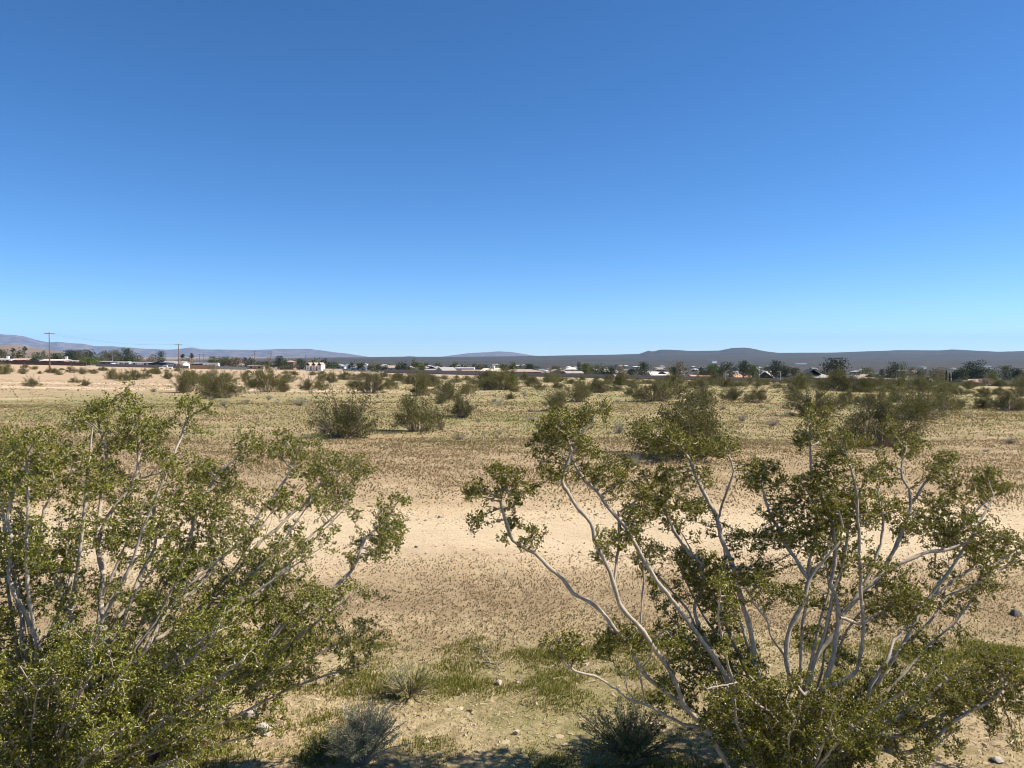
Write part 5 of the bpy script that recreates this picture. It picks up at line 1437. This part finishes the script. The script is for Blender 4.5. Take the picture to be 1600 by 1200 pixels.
def three_gables():
    px, Y = 490.5, 430
    c = on_ground(px, Y)
    s = Y / FPX
    z0 = at3(px, 578, Y)[2] - c[2]
    root = thing('apartment_building', 'white building with three narrow pointed gables and tan infill', 'building', c)
    zt_ = at3(px, 567, Y)[2] - c[2]; ze = at3(px, 570, Y)[2] - c[2]
    mb = MB(); mb.box((-11.5 * s, 0.4, -1), (11.5 * s, 8, ze - 0.4)); obj('wall', mb.mesh('wall', M['tan']), root)
    for k in (-9, 0, 9):
        mb = MB()
        x = k * s
        mb.box((x - 3.0 * s, -0.6, -1), (x + 3.0 * s, 8.2, ze))
        mb.prism([(x - 3.0 * s, ze - 0.001), (x + 3.0 * s, ze - 0.001), (x, zt_ - 0.1)], -0.6, 8.2)
        g = obj('gable_front', mb.mesh('gable_front', M['white']), root)
        mb = MB()
        mb.prism([(x - 3.4 * s, ze - 0.15), (x, zt_), (x + 3.4 * s, ze - 0.15), (x + 3.4 * s, ze), (x, zt_ + 0.18), (x - 3.4 * s, ze)], -0.9, 8.5)
        obj('roof', mb.mesh('roof', M['rooftan']), root)
        for zz in (0.9, 2.6):
            mb = MB(); mb.box((x - 0.45, -0.66, zz), (x + 0.45, -0.55, zz + 1.1)); obj('window', mb.mesh('window', M['tan']), g)


three_gables()


def strip_wall(name, pts, h, th, material, label, cat='wall', post=None):
    """wall or fence that follows the ground; pts = (px, distance)"""
    P = [on_ground(px, Y) for px, Y in pts]
    a0 = P[0].copy()
    root = thing(name, label, cat, a0)
    mb = MB(); cap = MB()
    for A, B in zip(P[:-1], P[1:]):
        n = max(2, int(np.linalg.norm(B - A) / 6))
        T = np.linspace(0, 1, n)[:, None]
        Q = A * (1 - T) + B * T
        Q[:, 2] = zt(Q[:, 0], Q[:, 1])
        d = unit(B - A); nx = np.array([-d[1], d[0], 0]) * th / 2
        for i in range(n - 1):
            for M_, z0, z1, k in ((mb, -0.5, h, 1.0), (cap, h + 0.002, h + 0.1, 1.3)):
                V = []
                zz = max(Q[i, 2], Q[i + 1, 2])
                for q in (Q[i], Q[i + 1]):
                    for s in (-1, 1):
                        V.append(np.array([q[0], q[1], q[2] + z0]) + nx * s * k - a0); V.append(np.array([q[0], q[1], q[2] + z1]) + nx * s * k - a0)
                M_.add(V, [(0, 4, 5, 1), (2, 3, 7, 6), (1, 5, 7, 3), (0, 2, 6, 4), (0, 1, 3, 2), (4, 6, 7, 5)])
    obj('wall_panel', mb.mesh('wall_panel', material), root)
    obj('coping', cap.mesh('coping', material), root)
    return root


strip_wall('boundary_wall', [(-40, 395), (135, 405)], 1.7, 0.2, M['darkbrown'], 'long dark brown wall running in front of the white-roofed houses')
strip_wall('boundary_wall', [(150, 398), (295, 395)], 1.4, 0.15, M['greywall'], 'low grey fence wall in front of the white garage and slate gable')
strip_wall('wooden_fence', [(297, 392), (336, 392)], 1.9, 0.1, M['fencewood'], 'tan wooden board fence in front of the motorhome', 'fence')
strip_wall('boundary_wall', [(337, 395), (385, 400)], 1.5, 0.15, M['greywall'], 'grey wall continuing from the tan wooden fence under the half-bare tree')
strip_wall('boundary_wall', [(505, 420), (535, 425)], 1.4, 0.15, M['beige'], 'low pale wall beside the three-gabled white building')
strip_wall('boundary_wall', [(600, 410), (690, 400), (960, 385)], 1.8, 0.2, M['blockwall'], 'long dark block wall below the tan and cream houses')
strip_wall('boundary_wall', [(965, 385), (1110, 378), (1320, 368)], 1.7, 0.2, M['blockwall'], 'dark block wall below the orange roofs and two-level dark house')
strip_wall('boundary_wall', [(1322, 368), (1490, 362)], 1.8, 0.2, M['greywall'], 'grey block wall in front of the brick house and beige house')
strip_wall('boundary_wall', [(1492, 365), (1521, 364)], 1.9, 0.2, M['greywall'], 'short grey wall in front of the cypresses')


# ------------------------------------------------------------------ poles, wires, street lamps
POLES = {}


def pole(px, Y, top, label, arms=1, arm_w=3.0, r0=0.17, group='utility poles', rot=0.35):
    c = on_ground(px, Y)
    H = at3(px, top, Y)[2] - c[2]
    root = thing('utility_pole', label, 'utility pole', c, rot, group)
    mb = MB(); mb.tube(np.array([[0, 0, -0.5], [0, 0, H * 0.5], [0, 0, H]]), [r0 * 1.15, r0, r0 * 0.75], 9)
    obj('pole', mb.mesh('pole', M['pole'], True), root)
    for k in range(arms):
        z = H - 0.5 - k * 1.7
        mb = MB(); mb.box((-arm_w / 2, r0 * 0.9, z - 0.1), (arm_w / 2, r0 * 0.9 + 0.12, z + 0.1))
        a = obj('crossarm', mb.mesh('crossarm', M['pole']), root)
        for x in (-0.46, -0.2, 0.2, 0.46):
            mb = MB(); mb.tube(np.array([[x * arm_w, r0 * 0.9 + 0.06, z + 0.1], [x * arm_w, r0 * 0.9 + 0.06, z + 0.2], [x * arm_w, r0 * 0.9 + 0.06, z + 0.34]]), [0.03, 0.07, 0.05], 6)
            obj('insulator', mb.mesh('insulator', M['metal']), a)
    return c + np.array([0, 0, H - 0.2])


tops = [pole(78, 255, 519, 'tall reddish-brown utility pole with one crossarm in front of the pale-roofed house', 1, 3.0),
        pole(279.5, 330, 537, 'utility pole with one crossarm rising behind the white pickup', 1, 2.9),
        pole(398.5, 430, 547, 'utility pole with two crossarms beside the tan-roofed house', 2, 2.9),
        pole(478, 560, 555, 'utility pole with one crossarm beside the three-gabled white building', 1, 2.6, 0.2)]
for px, Y, tp in ((525, 700, 560.5), (563, 660, 563), (552, 900, 561), (581, 850, 562), (312, 620, 553), (318, 600, 553), (421, 700, 561), (456, 760, 561), (12, 620, 545)):
    pole(px, Y, tp, 'thin distant utility pole with short crossarm behind ' + near_what(px), 1, 2.2, 0.2)
for k in range(3):
    for s in (-1.3, 1.3):
        a, b = tops[k] + np.array([s, 0, 0]), tops[k + 1] + np.array([s, 0, 0])
        t = np.linspace(0, 1, 25)[:, None]
        P = a * (1 - t) + b * t
        P[:, 2] -= 4 * 1.6 * (t * (1 - t))[:, 0]
        mb = MB(); mb.tube(P - a, 0.012 + 0 * t[:, 0], 3)
        obj('power_line', mb.mesh('power_line', M['wire']), None, a, label='thin dark power line sagging between the crossarmed utility poles', category='wire', group='power lines')


def lamp(px, Y, top, label, arm=1.6, mt='metal'):
    c = on_ground(px, Y)
    H = at3(px, top, Y)[2] - c[2]
    root = thing('street_lamp', label, 'street lamp', c, 0, 'street lamps')
    mb = MB(); mb.tube(np.array([[0, 0, -0.3], [0, 0, H * 0.6], [0, 0, H]]), [0.16, 0.13, 0.1], 8); obj('post', mb.mesh('post', M[mt], True), root)
    mb = MB(); mb.tube(np.array([[0, 0, H - 0.1], [arm * 0.5, 0, H + 0.25], [arm, 0, H + 0.3]]), 0.05, 6); obj('arm', mb.mesh('arm', M[mt], True), root)
    mb = MB(); mb.prism([(arm - 0.1, H + 0.2), (arm + 0.7, H + 0.22), (arm + 0.6, H + 0.42), (arm, H + 0.42)], -0.16, 0.16); obj('lamp_head', mb.mesh('lamp_head', M[mt]), root)


lamp(176, 440, 556.5, 'pale street lamp post beside the round white tank')
lamp(325, 440, 561.5, 'pale street lamp post rising behind the motorhome')
lamp(1134, 370, 580, 'tan lamp post in front of the dark trees beside the orange roof', 1.4)
lamp(1219.5, 368, 581, 'grey street lamp in front of the tall dark conifer', -1.6)
lamp(1186.5, 372, 579.5, 'grey lamp post beside the steep-roofed dark house', 1.2)
lamp(1427.5, 366, 587.5, 'short grey lamp post beside the small grey gabled house', 1.2)


def tank():
    c = on_ground(177.5, 410)
    root = thing('water_tank', 'round white water tank with conical top beside the grey shed', 'tank', c)
    mb = MB(); an = np.linspace(0, 2 * math.pi, 17)[:-1]
    z1 = at3(177, 567.5, 410)[2] - c[2]
    mb.tube(np.array([[0, 0, -0.3], [0, 0, z1 * 0.8]]), [1.3, 1.3], 16); obj('barrel', mb.mesh('barrel', M['white'], True), root)
    mb = MB(); mb.tube(np.array([[0, 0, z1 * 0.8 + 0.002], [0, 0, z1 * 0.92], [0, 0, z1]]), [1.34, 0.8, 0.05], 16); obj('top', mb.mesh('top', M['white'], True), root)


tank()


# ------------------------------------------------------------------ vehicles
def vehicle(px, Y, rot, label, kind='pickup', paint='carwhite', name='pickup_truck', cat='pickup'):
    c = on_ground(px, Y)
    root = thing(name, label, cat, c, rot)
    L = {'pickup': 5.6, 'car': 4.6, 'motorhome': 8.5}[kind]; Wd = 1.9 if kind != 'motorhome' else 2.4
    if kind == 'pickup':
        low = [(-2.8, 0.5), (2.75, 0.5), (2.8, 0.75), (2.7, 1.05), (1.3, 1.15), (-2.75, 1.15), (-2.8, 0.9)]
        cab = [(-0.75, 1.14), (1.35, 1.14), (0.65, 1.85), (-0.6, 1.85)]
        glass = [(-0.6, 1.2), (1.1, 1.2), (0.58, 1.72), (-0.5, 1.72)]
    elif kind == 'car':
        low = [(-2.3, 0.4), (2.25, 0.4), (2.3, 0.7), (1.4, 0.92), (-2.2, 0.95), (-2.3, 0.7)]
        cab = [(-1.9, 0.93), (1.2, 0.91), (0.35, 1.45), (-1.3, 1.45)]
        glass = [(-1.6, 0.98), (0.9, 0.97), (0.28, 1.36), (-1.2, 1.36)]
    else:
        low = [(-4.2, 0.6), (4.0, 0.6), (4.2, 1.1), (3.6, 2.1), (3.7, 2.9), (3.2, 3.2), (-4.2, 3.2)]
        cab = None
        glass = [(3.3, 1.3), (3.95, 1.3), (3.6, 2.0), (3.3, 2.0)]
    mb = MB(); mb.prism(low, -Wd / 2, Wd / 2); obj('body', mb.mesh('body', M[paint]), root)
    if cab:
        mb = MB(); mb.prism(cab, -Wd * 0.43, Wd * 0.43); obj('cab', mb.mesh('cab', M[paint]), root)
    for s in (-1, 1):
        y = s * Wd * (0.43 if cab else 0.5)
        mb = MB(); mb.prism(glass, y - 0.015, y + 0.015); obj('window', mb.mesh('window', M['glass']), root)
    if kind == 'motorhome':
        for x in (-2.6, -0.6, 1.4):
            mb = MB(); mb.box((x - 0.5, -Wd / 2 - 0.02, 1.6), (x + 0.5, -Wd / 2 + 0.02, 2.3)); obj('window', mb.mesh('window', M['glass']), root)
    for x in (-L * 0.31, L * 0.31):
        for s in (-1, 1):
            mb = MB(); y = s * (Wd / 2 - 0.1)
            an = np.arange(14) * 2 * math.pi / 14
            mb.prism([(x + 0.37 * math.cos(a), 0.37 + 0.37 * math.sin(a)) for a in an], y - 0.11, y + 0.11)
            wl = obj('wheel', mb.mesh('wheel', M['tyre']), root)
            mb = MB(); mb.prism([(x + 0.2 * math.cos(a), 0.37 + 0.2 * math.sin(a)) for a in an], y + s * 0.112 - 0.008, y + s * 0.112 + 0.008)
            obj('rim', mb.mesh('rim', M['metal']), wl)
    for s in (-1, 1):
        mb = MB(); mb.box((L / 2 - 0.06, s * Wd * 0.36 - 0.15, 0.72), (L / 2 + 0.02, s * Wd * 0.36 + 0.15, 0.9)); obj('headlight', mb.mesh('headlight', M['metal']), root)
    return root


vehicle(259, 345, math.pi + 0.25, 'white pickup truck parked in front of the slate-blue gabled house', 'pickup')
vehicle(331, 405, 0.1, 'white motorhome parked behind the tan wooden fence', 'motorhome', 'carwhite', 'motorhome', 'motorhome')
vehicle(1553, 362, 0.1, 'white car parked in front of the low slate-coloured house', 'car', 'carwhite', 'parked_car', 'car')
vehicle(1561, 366, 0.2, 'white pickup parked right behind the white car by the low slate house', 'pickup', 'carwhite', 'pickup_truck', 'pickup')
vehicle(1579, 362, 0.0, 'dark maroon car parked between white vehicles by the low slate house', 'car', 'cardark', 'parked_car', 'car')
vehicle(1599, 358, 0.1, 'white car parked apart beside the olive tree', 'car', 'carwhite', 'parked_car', 'car')


# ------------------------------------------------------------------ the town in the valley
def town():
    r = np.random.default_rng(700)
    cols = [('white', 'rooftan'), ('white', 'grey'), ('cream', 'rooftan'), ('tan', 'roofgrey'), ('tan', 'roofpale'), ('pink', 'rooftan'), ('grey', 'roofdark')]
    protos = []
    for k, (a, b) in enumerate(cols):
        root = thing('far_house', 'x', 'house', (0, 0, -200))
        mb = MB(); mb.box((-6.5, -4.5, -2), (6.5, 4.5, 3.0))
        obj('wall', mb.mesh('wall', M[a]), root)
        mb = MB(); V = [(-7, -5, 3), (7, -5, 3), (7, 5, 3), (-7, 5, 3), (-2.5, 0, 5), (2.5, 0, 5)]
        mb.add(V, [(0, 1, 5, 4), (2, 3, 4, 5)]); mb.add(V, [(1, 2, 5), (3, 0, 4)])
        obj('roof', mb.mesh('roof', M[b]), root)
        for x in (-4, 0.0, 4):
            mb = MB(); mb.box((x - 0.8, -4.55, 0.9), (x + 0.8, -4.45, 2.1)); obj('window', mb.mesh('window', M['glass']), root)
        protos.append(root)
    tp = []
    for k, lm in enumerate(('tree_dark', 'tree_olive', 'tree_green')):
        root = thing('far_tree', 'x', 'tree', (0, 0, -200))
        mb = MB(); mb.tube(np.array([[0, 0, -1.0], [0.1, 0, 2], [0, 0.1, 4.5]]), [0.35, 0.28, 0.1], 5); obj('trunk', mb.mesh('trunk', M['trunk']), root)
        ctr = r.normal(size=(9, 3)) * np.array([1.9, 1.9, 1.3]) + np.array([0, 0, 4.2])
        C = np.repeat(ctr, 26, 0) + r.normal(size=(234, 3)) * 0.85; C[:, 2] = np.maximum(C[:, 2], 0.5)
        V, F = leaves(C, 1.1, 0.8, r, 0.25, 0.3)
        obj('crown', mesh_np('crown', V, F, M[lm]), root, kind='stuff')
        tp.append(root)
    RN = ['white house with tan roof', 'white house with grey roof', 'cream house with tan roof', 'tan house with grey roof', 'tan house with pale roof', 'pink house with tan roof', 'grey house with dark roof']
    for q in range(150):
        Y = float(np.exp(r.uniform(math.log(640), math.log(2300)))); px = r.uniform(330, 1680) if r.uniform() < 0.85 else r.uniform(-40, 330)
        c = on_ground(px, Y); s = r.uniform(0.8, 1.5)
        hk = int(r.integers(len(protos)))
        copy_tree(protos[hk], c, r.uniform(-0.5, 0.5), (s * r.uniform(0.9, 1.5), s, r.uniform(0.9, 1.15)), 'tiny ' + RN[hk] + ' in the valley, beyond ' + near_what(px), 'houses of the valley town')
    for q in range(230):
        Y = float(np.exp(r.uniform(math.log(480), math.log(2100)))); px = r.uniform(330, 1680) if r.uniform() < 0.82 else r.uniform(-40, 330)
        c = on_ground(px, Y); s = r.uniform(0.7, 1.35)
        hk = int(r.integers(3))
        copy_tree(tp[hk], c, r.uniform(0, 6.28), (s, s, s * r.uniform(0.8, 1.2)), 'tiny ' + ('dark', 'olive', 'green')[hk] + ' tree in the valley town, beyond ' + near_what(px), 'trees of the valley town')
    for px, Y, w, h, who in ((318, 1900, 22, 5, 'on the rise behind the half-bare tree'), (332, 1900, 14, 6, 'on the rise, tall and narrow, behind the half-bare tree'), (343, 1900, 12, 6, 'on the rise, smallest of its row, behind the half-bare tree'), (352, 1900, 14, 5, 'on the rise, set apart, behind the half-bare tree'), (83, 2400, 24, 5, 'on the tan slope behind the tall brown utility pole'),
                             (520, 1500, 34, 4, 'beyond the three-gabled white building'), (548, 1700, 24, 4, 'among dark trees beyond the three-gabled building'), (1115, 3600, 26, 9, 'tall and bright at the foot of the dark hills'), (1250, 3300, 60, 3, 'very long, behind the two-level dark house'), (1440, 2300, 20, 4, 'behind the flat beige house'), (1540, 2700, 40, 3, 'behind the huge dark wide-crowned tree')):
        c = on_ground(px, Y)
        root = thing('warehouse', 'far white building ' + who, 'warehouse', c, 0.35, 'white buildings in the valley')
        mb = MB(); mb.box((-w / 2, -8, -3), (w / 2, 8, h)); obj('wall', mb.mesh('wall', M['white']), root)
        mb = MB(); mb.prism([(-w / 2 - 0.5, h + 0.01), (w / 2 + 0.5, h + 0.01), (w / 2, h + 0.9), (-w / 2, h + 0.9)], -8.5, 8.5); obj('roof', mb.mesh('roof', M['white']), root)
    for p in protos + tp:
        for ch in list(p.children):
            bpy.data.objects.remove(ch)
        bpy.data.objects.remove(p)


town()


# ------------------------------------------------------------------ the air
def haze():
    m = bpy.data.materials.new('haze')
    m.use_nodes = True
    nt = m.node_tree
    nt.nodes.remove(nt.nodes['Principled BSDF'])
    v = nt.nodes.new('ShaderNodeVolumePrincipled')
    v.inputs['Color'].default_value = (0.34, 0.62, 1.0, 1)
    v.inputs['Density'].default_value = 2.9e-5
    v.inputs['Anisotropy'].default_value = 0.0
    nt.links.new(v.outputs[0], nt.nodes['Material Output'].inputs['Volume'])
    mb = MB(); mb.box((-27000, -17000, -200), (27000, 25000, 620))
    obj('haze', mb.mesh('haze', m), kind='stuff', label='thin pale blue air over the valley', category='haze')


haze()
